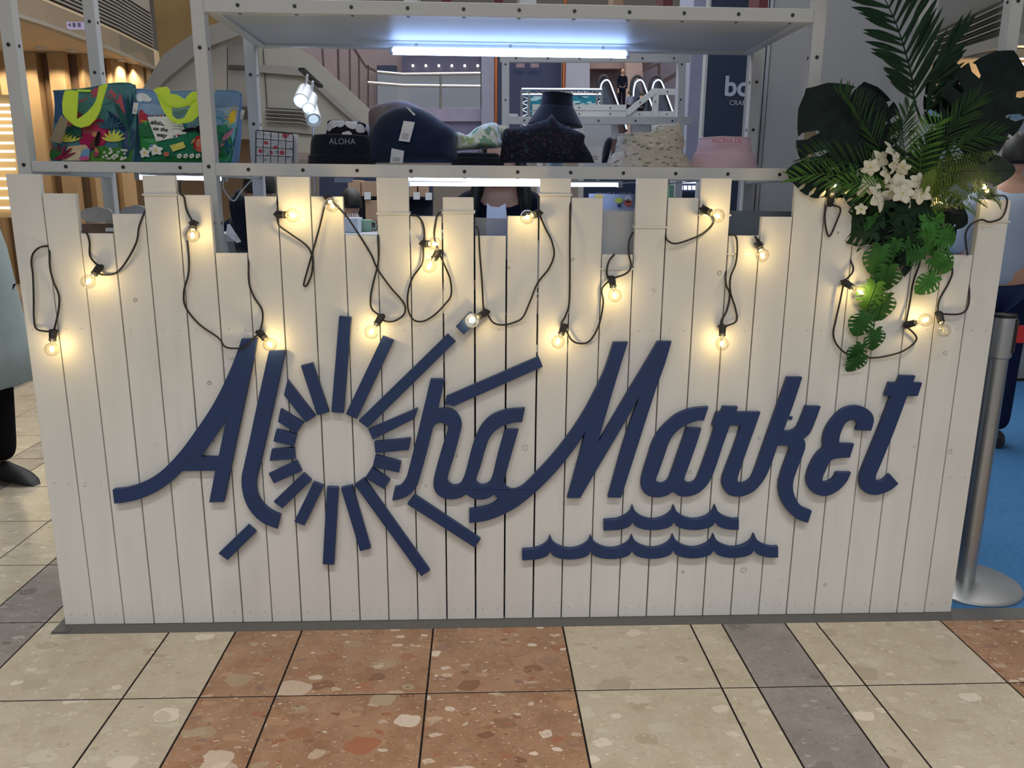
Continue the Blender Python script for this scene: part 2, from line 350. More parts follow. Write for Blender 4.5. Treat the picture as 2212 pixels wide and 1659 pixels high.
for i, h in enumerate(TOPS):
    b = MB(); g0, g1 = R.uniform(.0013, .0020), R.uniform(.0013, .0020)
    if i in (13, 14, 15, 16): g0 += .0008; g1 += .0006
    dy = R.uniform(-.0006, .0008)
    b.cbox(.09*i+g0, .09*(i+1)-g1, dy, .018+dy, .005, h, .0013); b.build('plank', WOOD, fence)
RAW_SHADED = mat('raw_timber_shaded', '3d3833', .7, scale=12, vary=.15)  # rail timber coloured dark to put shade into the plank gaps
for z in (.055, .40, .875):
    b = MB(); b.cbox(.0, 2.79, .0195, .040, z, z+.09, .001); b.build('rail', RAW_SHADED, fence)
NA = mat('nail_steel', '8d8880', .5, metal=.4)
b = MB()
for i in range(31):
    for z in (.02, .462, .922):
        for dx in (.022, .068):
            cx = .09*i+dx+R.uniform(-.004, .004); cz = z+R.uniform(-.003, .003)+.02*(z < .1)
            b.lathe([(.0013, 0), (.0013, .0006)], 6, Matrix.Translation((cx, -.0003, cz)) @ Matrix.Rotation(PI/2, 4, 'X'))
tag(b.build('nail_heads', NA, fence), kind='stuff')
TIE = mat('clear_plastic', 'dcd9d2', .25, vary=.02)
for i, py in ((4,421),(11,462),(13,459),(16,421),(19,491),(18,581),(21,465),(22,549),(26,530),(28,459),(30,479)):
    z = at(0.5*(at(0,0,0).x), py, 0).z
    zz = atz  # height of the tie from its image row at the plank's own x
    x0 = .09*i; lo, hi = .3, 1.5
    # find z so that the point projects on row py
    for _ in range(30):
        mid = (lo+hi)/2; v = Vector((x0+.045, 0, mid))-CAM; yy = 829.5 - FPX*v.dot(_u2)/v.dot(_f)
        if yy > py: lo = mid
        else: hi = mid
    b = MB(); pts = [(x0-.0012,-.0035,mid),(x0+.0912,-.0035,mid),(x0+.0912,.0215,mid+.004),(x0-.0012,.0215,mid+.004)]
    for a in range(4): b.bar(pts[a], pts[(a+1) % 4], .0012, .0045)
    b.build('clear_tie', TIE, fence)
# ---------------------------------------------------------------- navy cut-out lettering
NAVY = mat('navy_paint', '1d3460', .48, vary=.05, scale=30, bump=.12, bscale=200)
sign = thing('sign_lettering', 'navy cut-out script lettering with a sunburst letter O mounted on the white planks', 'sign', (1.4, -.012, .45))
YF = -.019
V1 = lambda x, y: (200+x/2.514, 640+y/2.514)
V2 = lambda x, y: (800+x/2.514, 640+y/2.514)
V3 = lambda x, y: (1400+x/2.766, 700+y/2.766)
def outline(V, segs, n=5):
    """segs: lists of zoom coordinates; each list is one smooth run, corners between runs"""
    out = []
    for s in segs:
        pts = [Vector(V(*p)+(0,)) for p in s]
        c = catmull(pts, n) if len(pts) > 2 else pts
        for p in c:
            if not out or (p-out[-1]).length > .6: out.append(p)
    if (out[0]-out[-1]).length < .6: out.pop()
    return [at(p.x, p.y, YF) for p in out]
def letter(name, V, segs, holes=(), lab=None):
    b = MB(); b.prism(outline(V, segs), (0, .0155, 0), [outline(V, h) for h in holes], bev=.0012)
    o = b.build(name, NAVY, sign); 
    if lab: o['label'] = lab
    return o
letter('letter', V1, [[(808,232),(893,230)], [(893,230),(868,370),(820,600),(755,905)], [(755,905),(712,1118)], [(712,1118),(632,1120)], [(632,1120),(665,948)],
    [(665,948),(487,950)], [(487,950),(430,1005),(350,1060),(260,1100),(180,1120),(116,1127)], [(116,1127),(107,1052)],
    [(112,1050),(180,1042),(260,1018),(340,975),(415,910),(490,825),(565,722),(640,610),(700,500),(750,390),(785,300),(808,232)]],
    [[[(727,668),(706,770),(685,874)], [(685,874),(585,873)], [(585,873),(655,775),(727,668)]]], 'navy letter A with a long sweeping left foot')
letter('letter', V1, [[(957,297),(1046,295)], [(1046,295),(990,560),(918,880),(892,985),(888,1040),(900,1090),(930,1135),(970,1167),(1020,1190)], [(1020,1190),(1003,1264)],
    [(1003,1264),(930,1235),(870,1185),(830,1120),(811,1050),(808,985),(822,915),(850,790),(890,600),(957,297)]], lab='navy letter l with a hooked foot')
letter('letter', V2, [[(327,450),(405,450)], [(405,450),(368,614)], [(368,614),(405,609),(448,619),(480,647),(496,690),(490,735),(460,850),(422,975),(424,1010),(450,1028),(482,1024),(502,1000),(520,950),(545,850),(570,770),(605,700),(660,647),(740,617),(840,608)],
    [(840,608),(825,683)], [(825,683),(765,690),(700,715),(652,762),(625,830),(600,920),(575,990),(582,1015),(610,1027),(645,1013),(665,975),(690,870),(730,726)], [(730,726),(805,726)],
    [(805,726),(775,830),(745,935),(728,1000),(735,1030),(765,1050),(803,1044),(840,1020),(900,960),(980,873),(1070,760),(1150,640),(1220,510),(1275,390),(1320,250)], [(1320,250),(1400,248)],
    [(1400,248),(1340,440),(1290,610),(1237,795)], [(1237,795),(1330,635),(1440,450),(1515,325),(1562,245)], [(1562,245),(1637,245)], [(1637,245),(1600,370),(1550,510),(1460,790),(1363,1095)], [(1363,1095),(1290,1093)],
    [(1290,1093),(1380,775),(1463,545)], [(1463,545),(1350,740),(1205,985),(1140,1097)], [(1140,1097),(1069,1097)], [(1069,1097),(1110,950),(1168,735)],
    [(1168,735),(1125,805),(1050,905),(960,1005),(880,1080),(790,1150),(700,1195),(620,1222),(537,1232)], [(537,1232),(537,1158)], [(537,1158),(600,1150),(652,1135),(698,1107)], [(698,1107),(672,1077)],
    [(672,1077),(640,1097),(600,1105),(560,1100),(520,1077)], [(520,1077),(490,1095),(440,1104),(390,1095),(355,1065),(342,1020),(352,960),(385,840),(420,725),(412,700),(385,688),(355,695),(338,722),(322,790),(270,980),(247,1040),(205,1083),(160,1103),(118,1110)],
    [(118,1110),(133,1038)], [(133,1038),(162,1030),(188,1000),(207,945),(270,690),(327,450)]], lab='joined navy letters h, a and capital M on one sweeping stroke')
letter('letter', V3, [[(362,495),(335,577)], [(335,577),(290,580),(230,602),(170,645),(127,705),(98,790),(62,890),(47,930),(60,950),(90,953),(120,933),(142,880),(190,740),(232,622)], [(232,622),(320,625)],
    [(320,625),(290,720),(240,860),(218,925),(228,945),(255,952),(285,935),(310,880),(360,740),(402,609)], [(402,609),(383,607)], [(383,607),(410,527)], [(410,527),(437,527)], [(437,527),(450,493)], [(450,493),(538,495)], [(538,495),(527,527)], [(527,527),(673,527)],
    [(673,527),(640,620),(590,760),(547,885),(536,930),(548,952),(580,950),(615,925),(640,872),(700,700),(770,500),(835,317)], [(835,317),(923,318)], [(923,318),(870,480),(810,640)],
    [(810,640),(850,641),(885,625),(907,590),(945,492)], [(945,492),(1033,493)], [(1033,493),(1005,570),(970,650),(930,688)], [(930,688),(941,715),(935,760),(900,850),(872,930),(868,990),(885,1045),(920,1092),(980,1118)], [(980,1118),(957,1190)],
    [(957,1190),(890,1165),(830,1110),(792,1040),(782,970),(797,895),(830,800),(848,752),(830,729),(775,727)], [(775,727),(740,830),(700,920),(645,990),(590,1022),(535,1033),(482,1020),(450,980),(444,930),(470,850),(520,720),(555,607)], [(555,607),(490,607)],
    [(490,607),(450,720),(400,870),(362,950),(310,1005),(250,1030),(195,1030),(148,1005)], [(148,1005),(110,1027),(60,1037),(10,1030),(-27,1003),(-42,956),(-31,890),(0,790),(24,714),(68,637),(145,560),(211,522),(277,503),(362,495)]],
    lab='joined navy letters a, r and k with a hooked tail')
letter('letter', V3, [[(1335,638),(1243,635)], [(1243,635),(1255,605),(1243,582),(1210,575),(1175,602),(1152,655),(1143,700),(1150,715)], [(1150,715),(1233,717)], [(1233,717),(1207,799)],
    [(1207,799),(1130,803),(1090,822),(1065,870),(1043,925),(1053,945),(1085,942),(1113,920),(1130,888)], [(1130,888),(1215,888)], [(1215,888),(1190,940),(1150,985),(1100,1018),(1050,1029),(990,1010),(958,970),(950,920),(970,850),(1010,780),(1053,740)],
    [(1053,740),(1048,700),(1065,630),(1110,560),(1165,510),(1230,490),(1290,498),(1335,530),(1351,575),(1335,638)]], lab='navy rounded letter e')
letter('letter', V3, [[(1512,308),(1600,310)], [(1600,310),(1585,350)], [(1585,350),(1640,352)], [(1640,352),(1613,431)], [(1613,431),(1550,432)], [(1550,432),(1480,620),(1400,820),(1364,905),(1370,938),(1400,938),(1425,920),(1447,898)], [(1447,898),(1498,955)],
    [(1498,955),(1455,990),(1400,1015),(1350,1022),(1300,1008),(1273,975),(1268,920),(1290,850),(1380,630),(1455,432)], [(1455,432),(1417,430)], [(1417,430),(1445,350)], [(1445,350),(1493,350)], [(1493,350),(1512,308)]], lab='navy letter t with a thick crossbar')
def ipx(V, *ps): return [V(*p) for p in ps]
rays = [ipx(V1,(1338,109),(1405,115),(1362,635),(1296,630)), ipx(V1,(1575,216),(1636,240),(1434,667),(1374,640)),
    [V2(420,205),V2(463,246),V1(1494,715),V1(1444,677)], [(1015.5,673.3),(984.7,705.8),(1001.8,723.2),(1035,691)], [V2(258,608),V2(240,665),V1(1522,779),V1(1497,724)],
    ipx(V1,(1728,772),(1717,835),(1535,852),(1530,792)), ipx(V1,(1675,900),(1664,959),(1520,927),(1535,864)), ipx(V1,(1615,998),(1583,1049),(1480,987),(1517,932)),
    [V1(1422,1025),V1(1474,988),V2(323,1490),V2(276,1521)], ipx(V1,(1348,1042),(1410,1028),(1510,1370),(1452,1385)), ipx(V1,(1272,1038),(1334,1040),(1310,1459),(1249,1457)),
    ipx(V1,(1198,1010),(1254,1032),(1150,1247),(1094,1224)), ipx(V1,(1145,962),(1187,1001),(1030,1153),(982,1117)), ipx(V1,(1107,895),(1134,950),(984,1017),(955,965)),
    ipx(V1,(1093,824),(1100,884),(960,895),(972,833)), ipx(V1,(1107,752),(1093,814),(981,789),(997,724)), ipx(V1,(1145,689),(1106,745),(1006,682),(1020,612)),
    ipx(V1,(1209,652),(1157,686),(1038,537),(1058,455)), ipx(V1,(1283,629),(1219,648),(1130,378),(1193,362)), ipx(V1,(842,1245),(886,1283),(733,1434),(683,1398)),
    ipx(V2,(405,588),(412,545),(915,327),(937,383),(455,597),(430,589)), ipx(V2,(240,1080),(200,1130),(567,1366),(599,1320))]
for i, q in enumerate(rays):
    b = MB(); YY = YF - (.012 if i == 3 else 0)
    b.prism([at(x, y, YY) for x, y in q], (0, .0155, 0), bev=.0012); b.build('ray', NAVY, sign)
def wave(x0, x1, crests, yc, yt, ybm, ycusp, yr):
    top = []; bot = []
    P = crests[1]-crests[0]; tr = [crests[0]-P/2] + [c+P/2 for c in crests]
    def dy(x): return (x-x0)/(x1-x0)*yr
    n = 9
    top.append((x0, yt+1)); bot.append((x0, ybm+1))
    for i, c in enumerate(crests):
        a = max(x0+2, tr[i]); e = min(x1-2, tr[i+1])
        for s0, s1, sg in ((a, c, 1), (c, e, -1)):
            full = P/2
            for k in range(n+1):
                x = s0+(s1-s0)*k/n; u = min(1, abs(x-c)/full)  # 0 crest .. 1 trough
                yy = yt-(yt-yc)*(1-math.sqrt(max(0, 1-(1-u)**2)))**.9 if u > .06 else yc+1.2*(u/.06)
                cu = ybm-(ybm-ycusp)*(1-math.sqrt(max(0, 1-(1-u)**2)))
                if not top or x > top[-1][0]+.8: top.append((x, yy+dy(x))); bot.append((x, cu+dy(x)))
    top.append((x1, yt+yr-1)); bot.append((x1, ybm+yr))
    b = MB(); b.prism([at(x, y, YF) for x, y in top+bot[::-1]], (0, .0155, 0), bev=.0012); b.build('wave', NAVY, sign)
wave(1304.8, 1596.3, [1366.8,1456,1545.3], 1092, 1123, 1146, 1129, -1)
wave(1128.2, 1681.3, [1188.6,1276.5,1365.6,1454.3,1542.1,1629.6], 1158, 1187, 1210, 1193, -5)
bk = mat('blue_foam', '27406e', .7)
b = MB()
for i, q in enumerate(rays):
    cx = sum(p[0] for p in q)/len(q); cy = sum(p[1] for p in q)/len(q); c = at(cx, cy, 0); b.box(c.x-.006, c.x+.006, -.018 if i == 3 else -.006, .001, c.z-.006, c.z+.006)
for x, y in [V1(800,450), V1(690,560), V1(190,1075), V1(690,1030), V1(935,600), V1(960,1200), V2(290,800), V2(600,1195), V2(1150,760), V2(1500,600), V2(450,1065), V2(610,1065), V3(850,560), V3(60,1000), V3(210,995), V3(540,995), V3(820,960), V3(1090,760), V3(1050,995), V3(1400,700), V3(1340,985), (1366.8,1120), (1545.3,1118), (1188.6,1184), (1365.6,1184), (1629.6,1180)]:
    c = at(x, y, 0); b.box(c.x-.005, c.x+.005, -.004, .001, c.z-.005, c.z+.005)
b.build('spacer', bk, sign)

# ---------------------------------------------------------------- string of bulbs
BLK = mat('black_rubber', '1b1c20', .55, vary=.1)
GLASS = gmat('clear_bulb_glass', 'fffdf6', .05, .01)
FIL = emat('glowing_filament', 'ffdd93', 34)
FOFF = mat('unlit_filament', 'd8cfa8', .4)
COPPER = mat('cap_metal', 'b9b09a', .3, metal=.9)
string = thing('string_lights', 'string of clear globe bulbs on black cable looped across the front of the white fence', 'string lights', (1.4, -.03, 1.0))
A5 = lambda x, y: (x/2.989, 360+y/2.989)
A6 = lambda x, y: (700+x/2.989, 360+y/2.989)
A7 = lambda x, y: (1400+x/2.724, 360+y/2.724)
def mk_sock():
    b = MB(); b.lathe([(0,-.004),(.0085,-.004),(.0105,-.001),(.0102,.012),(.0092,.020),(.0102,.026),(.0085,.0265),(0,.0265)], 16)
    b.tube([(-.012,0,-.001),(-.006,0,-.007),(.006,0,-.007),(.012,0,-.001)], .0028, 6); return b
def mk_glass():
    b = MB(); pr = [(.0065,.027),(.0068,.033),(.0085,.0365)]
    for k in range(15):
        a = -PI/2+.42+(PI-.42)*k/14; pr.append((max(.0001, .0195*math.cos(a)), .0545+.0195*math.sin(a)))
    b.lathe(pr, 24); return b
def mk_cap():
    b = MB(); b.lathe([(0,.026),(.0068,.026),(.0070,.031),(.0062,.034),(0,.0345)], 14); return b
def mk_fil(r=.0022):
    b = MB(); b.tube([(0,0,.044),(0,0,.0465),(0,0,.061),(0,0,.0635)], [r*.6, r, r, r*.6], 8); return b
def mk_stem():
    b = MB(); b.tube([(0,0,.034),(.0005,0,.044)], .001, 5); b.tube([(0,.0,.063),(.0,.001,.066)], .0008, 5); return b
protos = {}
BULBS = [(A5(305,1085),A5(335,1180)),(A5(600,662),A5(570,742)),(A5(1215,375),A5(1243,442)),(A5(1662,1085),A5(1742,1148)),(A5(1780,310),A5(1890,314)),(A5(2100,205),A5(2143,247)),
    (A6(362,980),A6(305,1068)),(A6(640,502),A6(715,500)),(A6(733,560),A6(680,642)),(A6(1045,950),A6(955,995)),(A6(1388,303),A6(1312,326)),(A6(1555,1048),A6(1511,1132)),(A6(1869,735),A6(1877,832)),
    (A7(355,255),A7(408,290)),(A7(685,468),A7(672,520)),(A7(456,960),A7(436,1043)),(A7(1088,220),A7(1098,120)),(A7(1185,688),A7(1250,738)),(A7(1760,235),A7(1712,207)),(A7(2050,170),A7(1982,122)),(A7(1553,942),A7(1632,902)),(A7(1749,880),A7(1739,965))]
SOCK = {}
for i, (s, bc) in enumerate(BULBS):
    off = i == 21; front = i in (16, 19)
    yb = -.034 if not front else -.02; B = at(*bc, yb)
    # the two ends of the lamp: direction from the socket to the globe, tipped forward where the photo foreshortens it
    Sx = at(*s, yb); L = (B-Sx).length; full = .0545
    if L < full: d = Vector((B.x-Sx.x, -math.sqrt(full**2-L**2)*.9, B.z-Sx.z))
    else: d = B-Sx
    if i in (18,): d = B-Sx
    d.normalize()
    if d.y < -.02 and i not in (16, 19): 
        sy = -.014; B = at(*bc, sy+d.y*full)
    org = B-d*full
    M = Matrix.Translation(org) @ d.to_track_quat('Z', 'Y').to_matrix().to_4x4()
    for nm, fn, m, par in (('socket', mk_sock, BLK, None), ('bulb', mk_glass, GLASS, None), ('cap', mk_cap, COPPER, 'bulb'), ('filament_off' if off else 'filament', mk_fil, FOFF if off else FIL, 'bulb'), ('stem', mk_stem, COPPER, 'bulb')):
        if nm not in protos: o = protos[nm] = fn().build('filament' if 'fil' in nm else nm, m, None, smooth='auto')
        else: o = protos[nm].copy(); COL.objects.link(o)
        if par: o.parent = blb
        else:
            o.parent = string; o.matrix_parent_inverse = _inv[string.name]; o.matrix_basis = M
        if nm == 'bulb': blb = o
        if off and nm == 'bulb': o['label'] = 'unlit clear bulb at the far right'
    SOCK[i] = org
    if not off:
        l = bpy.data.lights.new('bulb_glow', 'POINT'); l.energy = .32; l.color = (1, .72, .30); l.shadow_soft_size = .006
        lo = bpy.data.objects.new('bulb_glow', l); COL.objects.link(lo); lo.location = B
CAB = [(A5,[(310,513),(260,520),(215,560),(203,620),(213,700),(218,850),(220,980),(240,1050),(295,1088)]),(A5,[(308,513),(322,640),(345,740),(380,830),(378,930),(350,1050),(318,1080)]),
 (A5,[(520,420),(560,430),(578,490),(583,580),(600,655)]),(A5,[(612,662),(640,690),(690,698),(750,685),(810,620),(880,490),(900,380),(940,255)]),
 (A5,[(1155,90),(1165,170),(1190,200),(1205,280),(1215,370)]),(A5,[(1222,375),(1200,430),(1210,480),(1220,600),(1215,700),(1187,810),(1200,910),(1290,1020),(1410,1105),(1450,1160),(1510,1173),(1580,1160),(1655,1090)]),
 (A5,[(1600,570),(1607,740),(1640,840),(1690,920),(1695,990),(1668,1078)]),(A5,[(1785,190),(1778,305)]),(A5,[(1780,318),(1800,375),(1870,430),(1980,510),(2015,580),(2015,680),(1985,760),(1965,770),(1965,740),(2010,580),(2060,400),(2092,270),(2103,208)]),
 (A5,[(2070,212),(2105,200),(2125,180)]),
 (A6,[(122,200),(135,310),(200,400),(300,560),(345,660),(430,780),(500,860),(525,910),(510,960),(450,998),(390,996),(368,980)]),(A6,[(348,400),(352,600),(320,740),(300,850),(310,920),(355,980)]),
 (A6,[(555,315),(600,318),(635,360),(648,430),(640,498)]),(A6,[(640,508),(635,620),(570,720),(540,830),(545,930),(580,990),(640,998),(710,960),(780,890),(820,830),(815,730),(780,640),(738,562)]),
 (A6,[(768,288),(735,310),(720,370),(712,455),(730,540)]),(A6,[(970,380),(995,410),(1005,560),(1020,750),(1030,920),(1045,945)]),(A6,[(1050,958),(1090,1005),(1150,1022),(1230,1005),(1285,970),(1330,870),(1380,750),(1450,660),(1485,570),(1470,480),(1430,400),(1393,310)]),
 (A6,[(1385,190),(1387,298)]),(A6,[(1592,200),(1587,450),(1585,850),(1560,960),(1533,1010),(1550,1045)]),(A6,[(1562,1050),(1600,1120),(1660,1142),(1720,1120),(1775,1020),(1803,880),(1795,790),(1785,740)]),
 (A6,[(1875,565),(1840,610),(1825,680),(1840,725),(1862,735)]),(A6,[(1878,735),(1950,690),(1983,640),(1968,560),(1970,480),(2000,425)]),
 (A7,[(300,178),(325,225),(352,252)]),(A7,[(358,258),(375,290),(385,325),(350,370),(290,410),(170,452),(115,435),(105,400)]),(A7,[(480,400),(515,410),(525,480),(515,570),(485,650),(485,740),(515,840),(517,910),(465,960)]),
 (A7,[(462,600),(458,690),(480,750),(465,840),(430,910),(448,958)]),(A7,[(590,402),(630,410),(660,450),(682,468)]),(A7,[(1082,224),(1048,232),(1040,320),(1065,410),(1110,320),(1130,245),(1095,224)]),
 (A7,[(1195,540),(1207,610),(1190,685)]),(A7,[(1182,690),(1130,790),(1105,900),(1090,990),(1120,1060),(1190,1110),(1300,1125),(1400,1115),(1510,1080),(1580,1010),(1560,945)]),(A7,[(1610,450),(1600,560),(1560,680),(1540,800),(1548,938)]),
 (A7,[(1762,480),(1790,600),(1770,680),(1715,780),(1705,850),(1742,880)]),(A7,[(1756,880),(1840,865),(1885,810),(1902,690)]),(A7,[(2055,168),(2100,175),(2110,230),(2080,300),(2010,325),(1960,312),(1900,340),(1870,390),(1870,450),(1880,520)])]
def sl(v): return v
for V, ps in CAB:
    n = len(ps); pts = []
    for j, p in enumerate(ps):
        y = -.0045
        if 1 <= j <= n-2: y = -.010-.003*math.sin(j*1.7)
        q = at(*V(*p), y)
        pts.append(q)
    # cable ends meet the sockets
    for e in (0, -1):
        near = min(SOCK.values(), key=lambda s: (s-pts[e]).length)
        if (near-pts[e]).length < .045: pts[e] = near+Vector((0, 0, 0))
        elif (pts[e].x/.09-round(pts[e].x/.09))**2 < .03: pts[e].y = .006
    # keep the cable in front of the letters it crosses
    if V is A5 and ps[0] == (1222,375): 
        for j in (9,10,11): pts[j] = at(*V(*ps[j]), -.024)
    b = MB(); b.tube(catmull(pts, 7), .0027, 7); b.build('cable', BLK, string, smooth=True)

# ---------------------------------------------------------------- white metal display rack
WM = mat('white_powder_coat', 'c3c4c2', .38, vary=.03, scale=5)
WB = mat('white_shelf_board', 'b9bdc0', .5, vary=.05, scale=3)
HOLE = mat('black_bolt', '17181d', .4)
rack = thing('display_rack', 'white perforated metal display rack with two shelves standing behind the plank fence', 'rack', (1.3, .35, .005))
PW = .036
PX = [0.0, .50, 2.20, 2.755]
YR0, YR1 = .075, .57
for x in PX:
    for y in (YR0, YR1):
        b = MB(); x0 = x-.005 if x == 0 else x
        b.cbox(x0, x0+PW, y, y+PW, .005, 2.5, .002)
        o = b.build('post', WM, rack)
        h = MB()
        for kz in range(0, 8):
            z = 1.215+.1555*kz
            if y == YR0 and kz == 2: continue
            h.lathe([(.0052,0),(.0052,.0012)], 10, Matrix.Translation((x0+PW/2, y-.0008, z)) @ Matrix.Rotation(PI/2, 4, 'X'))
            q = x0+PW if x < 1.3 else x0-.0012
            h.lathe([(.0045,0),(.0045,.0012)], 10, Matrix.Translation((q, y+PW/2, z)) @ Matrix.Rotation(PI/2, 4, 'Y'))
        tag(h.build('bolt_holes', HOLE, o), kind='stuff')
ZL0, ZL1 = 1.346, 1.381
ZU0, ZU1 = 1.772, 1.800
def beam(x0, x1, y, z0, z1, holes=True, d=None):
    b = MB(); b.cbox(x0, x1, y, y+(d or PW), z0, z1, .0015); o = b.build('beam', WM, rack)
    if holes:
        h = MB(); n = max(2, round((x1-x0)/.155))
        for k in range(n):
            x = x0+(k+.6)*(x1-x0)/n; h.lathe([(.005,0),(.005,.0012)], 10, Matrix.Translation((x, y-.0008, (z0+z1)/2)) @ Matrix.Rotation(PI/2, 4, 'X'))
            h.lathe([(.005,0),(.005,.001)], 10, Matrix.Translation((x, y+.018, z0-.001)))
        tag(h.build('bolt_holes', HOLE, o), kind='stuff')
beam(.031, .50, YR0+.004, ZL0+.007, ZL1); beam(.536, 2.20, YR0, ZL0, ZL1); beam(2.236, 2.755, YR0, ZL0, ZL1)
beam(.536, 2.20, YR0, ZU0, ZU1+.007)
for x in (.536, 2.168):
    b = MB(); b.cbox(x, x+.032, YR0+PW, YR1, ZU0, ZU1, .0015); b.build('beam', WM, rack)
for x in (.004, .50, 2.204): 
    b = MB(); b.cbox(x, x+.028, YR0+PW, YR1, ZL0, ZL1-.006, .0015); b.build('beam', WM, rack)
beam(.536, 2.20, YR1, ZU0, ZU1, False)
ub = MB(); ub.cbox(.538, 2.198, YR0+.006, YR1+.03, ZU1-.02, ZU1-.008, .001); o = ub.build('shelf_board', WB, rack); o['label'] = 'grey underside of the upper shelf'
CLR = gmat('clear_acrylic', 'e4ecf2', .06, .03)
b = MB(); b.box(.034, .50, YR0+PW, YR1+.03, ZL1-.010, ZL1-.004); b.build('shelf_board', CLR, rack)
b = MB(); b.box(.538, 2.198, YR0+PW, YR1+.03, ZL1-.010, ZL1-.004); b.build('shelf_board', CLR, rack)
for k, z in ((0, .35), (1, .86)):
    b = MB(); b.cbox(.036, 2.2, YR0+PW, YR1, z, z+.018, .001); b.build('shelf_board', WB, rack)
# LED tubes
LED = emat('led_tube_light', '9fc0ff', 24)
LED2 = emat('led_tube_low', 'c4d8ff', 12)
def tube_light(p0, p1, label, em, r=.0125, y=0):
    t = thing('led_tube', label, 'light tube', ((p0+p1)/2), 'white tube lights')
    b = MB(); b.tube([p0, p1], r, 12); b.build('diffuser', em, t, smooth='auto')
    b = MB(); dx = (p1-p0).normalized()*.012; up = Vector((0, 0, r*.9))
    b.bar(p0+up, p1+up, .014, .006); b.bar(p0-dx, p0+dx*.2, .021, .021); b.bar(p1-dx*.2, p1+dx, .021, .021)
    for q in (.1, .5, .9): 
        c = p0.lerp(p1, q); b.bar(c+up, c+up+Vector((0, 0, .012)), .01, .004)
    b.build('housing', WM, t)
yq = .49
a_, b_ = at(849, 118, yq), at(1352, 124, yq); a_.z = b_.z = ZU0-.022
tube_light(a_, b_, 'glowing tube light under the upper shelf', LED)
a_, b_ = at(849, 384, .24), at(1168, 388, .24)
tube_light(a_, b_, 'shorter glowing tube light under the lower shelf, nearer the fence', LED2, .008)
a_, b_ = at(884, 396, .42), at(1336, 398, .42)
tube_light(a_, b_, 'long glowing tube light under the lower shelf, behind the other', LED2, .008)
a_, b_ = at(302, 381, .33), at(482, 385, .33)
tube_light(a_, b_, 'glowing tube light under the left end of the lower shelf', LED2, .008)
# ---------------------------------------------------------------- goods on the lower shelf
ZS = ZL1-.003          # top of the shelf board
def mpp(P): return (P-CAM).dot(_f)/FPX          # metres per photograph pixel at P
def wob(seed, amp, fr=3):
    r = random.Random(seed); ph = [r.uniform(0, 6.28) for _ in range(6)]
    def f(v, a, z):
        k = amp*(math.sin(fr*a+ph[0])*.6+math.sin((fr+2)*a+ph[1]+z*9)*.4+math.sin(2*a+ph[2]-z*14)*.5)
        return Vector((v.x*(1+k), v.y*(1+k), v.z*(1+.4*k)+.0))
    return f
def patt(name, base, cols, scale=26, dens=.34, rough=.85, stretch=(1, 1, 1)):
    """fabric with scattered printed blotches"""
    if name in _mats: return _mats[name]
    m = mat(name, base, rough, vary=.12, scale=20, spec=.15); n = m.node_tree.nodes; k = m.node_tree.links; p = n['Principled BSDF']
    cur = n[m['ramp']].outputs[0]; tc = n.new('ShaderNodeTexCoord')
    nz = n.new('ShaderNodeTexNoise'); nz.inputs['Scale'].default_value = scale*.8; k.new(tc.outputs['Object'], nz.inputs['Vector'])
    sv = n.new('ShaderNodeVectorMath'); sv.operation = 'SCALE'; sv.inputs['Scale'].default_value = .6/scale; k.new(nz.outputs['Color'], sv.inputs[0])
    ad = n.new('ShaderNodeVectorMath'); k.new(tc.outputs['Object'], ad.inputs[0]); k.new(sv.outputs[0], ad.inputs[1])
    for i, c in enumerate(cols):
        mp = n.new('ShaderNodeMapping'); mp.inputs['Location'].default_value = (i*3.1, i*1.7, i); mp.inputs['Rotation'].default_value = (i, i*.5, i*1.3); mp.inputs['Scale'].default_value = stretch
        k.new(ad.outputs[0], mp.inputs[0]); vo = n.new('ShaderNodeTexVoronoi'); vo.inputs['Scale'].default_value = scale*(1+.25*i); k.new(mp.outputs[0], vo.inputs['Vector'])
        lt = n.new('ShaderNodeMath'); lt.operation = 'LESS_THAN'; lt.inputs[1].default_value = dens; k.new(vo.outputs['Distance'], lt.inputs[0])
        mx = n.new('ShaderNodeMix'); mx.data_type = 'RGBA'; k.new(lt.outputs[0], mx.inputs[0]); k.new(cur, mx.inputs[6]); mx.inputs[7].default_value = lin(c); cur = mx.outputs[2]
    k.new(cur, p.inputs['Base Color']); return m
F_BLK = mat('black_cotton', '1c1f2a', .9, vary=.2, scale=30, bump=.3, bscale=500, spec=.1, sheen=.2)
F_NAVY = mat('dark_navy_cotton', '1c2740', .9, vary=.15, scale=20, bump=.3, bscale=500, spec=.1, sheen=.3)
F_FLOW = patt('black_white_floral', '231c22', ('e2e2e4', 'd4d5da'), 19, .40)
F_SHEER = mat('sheer_grey', '7d6f70', .7, vary=.2, scale=30)
F_TIE = patt('green_white_print', 'dfe8d6', ('b7cc96', '8fb49a', 'f2f5ee'), 24, .36)
F_DARKF = patt('dark_floral', '20222f', ('33424a', '3a2d38', '2d3233', '54333d'), 42, .24)
F_BEIGE = patt('beige_leaf_print', 'cbbfae', ('bfbb9f', 'd6cfbd', '8b8a7c'), 24, .30, stretch=(1, 1, 2.4))
F_PINK = mat('pink_cotton', 'dbbcc5', .85, vary=.06, scale=14, bump=.3, bscale=400, spec=.1)
TAGW = mat('white_card', 'd9d9dc', .6, vary=.03); INK = mat('dark_ink', '2b2b33', .7)
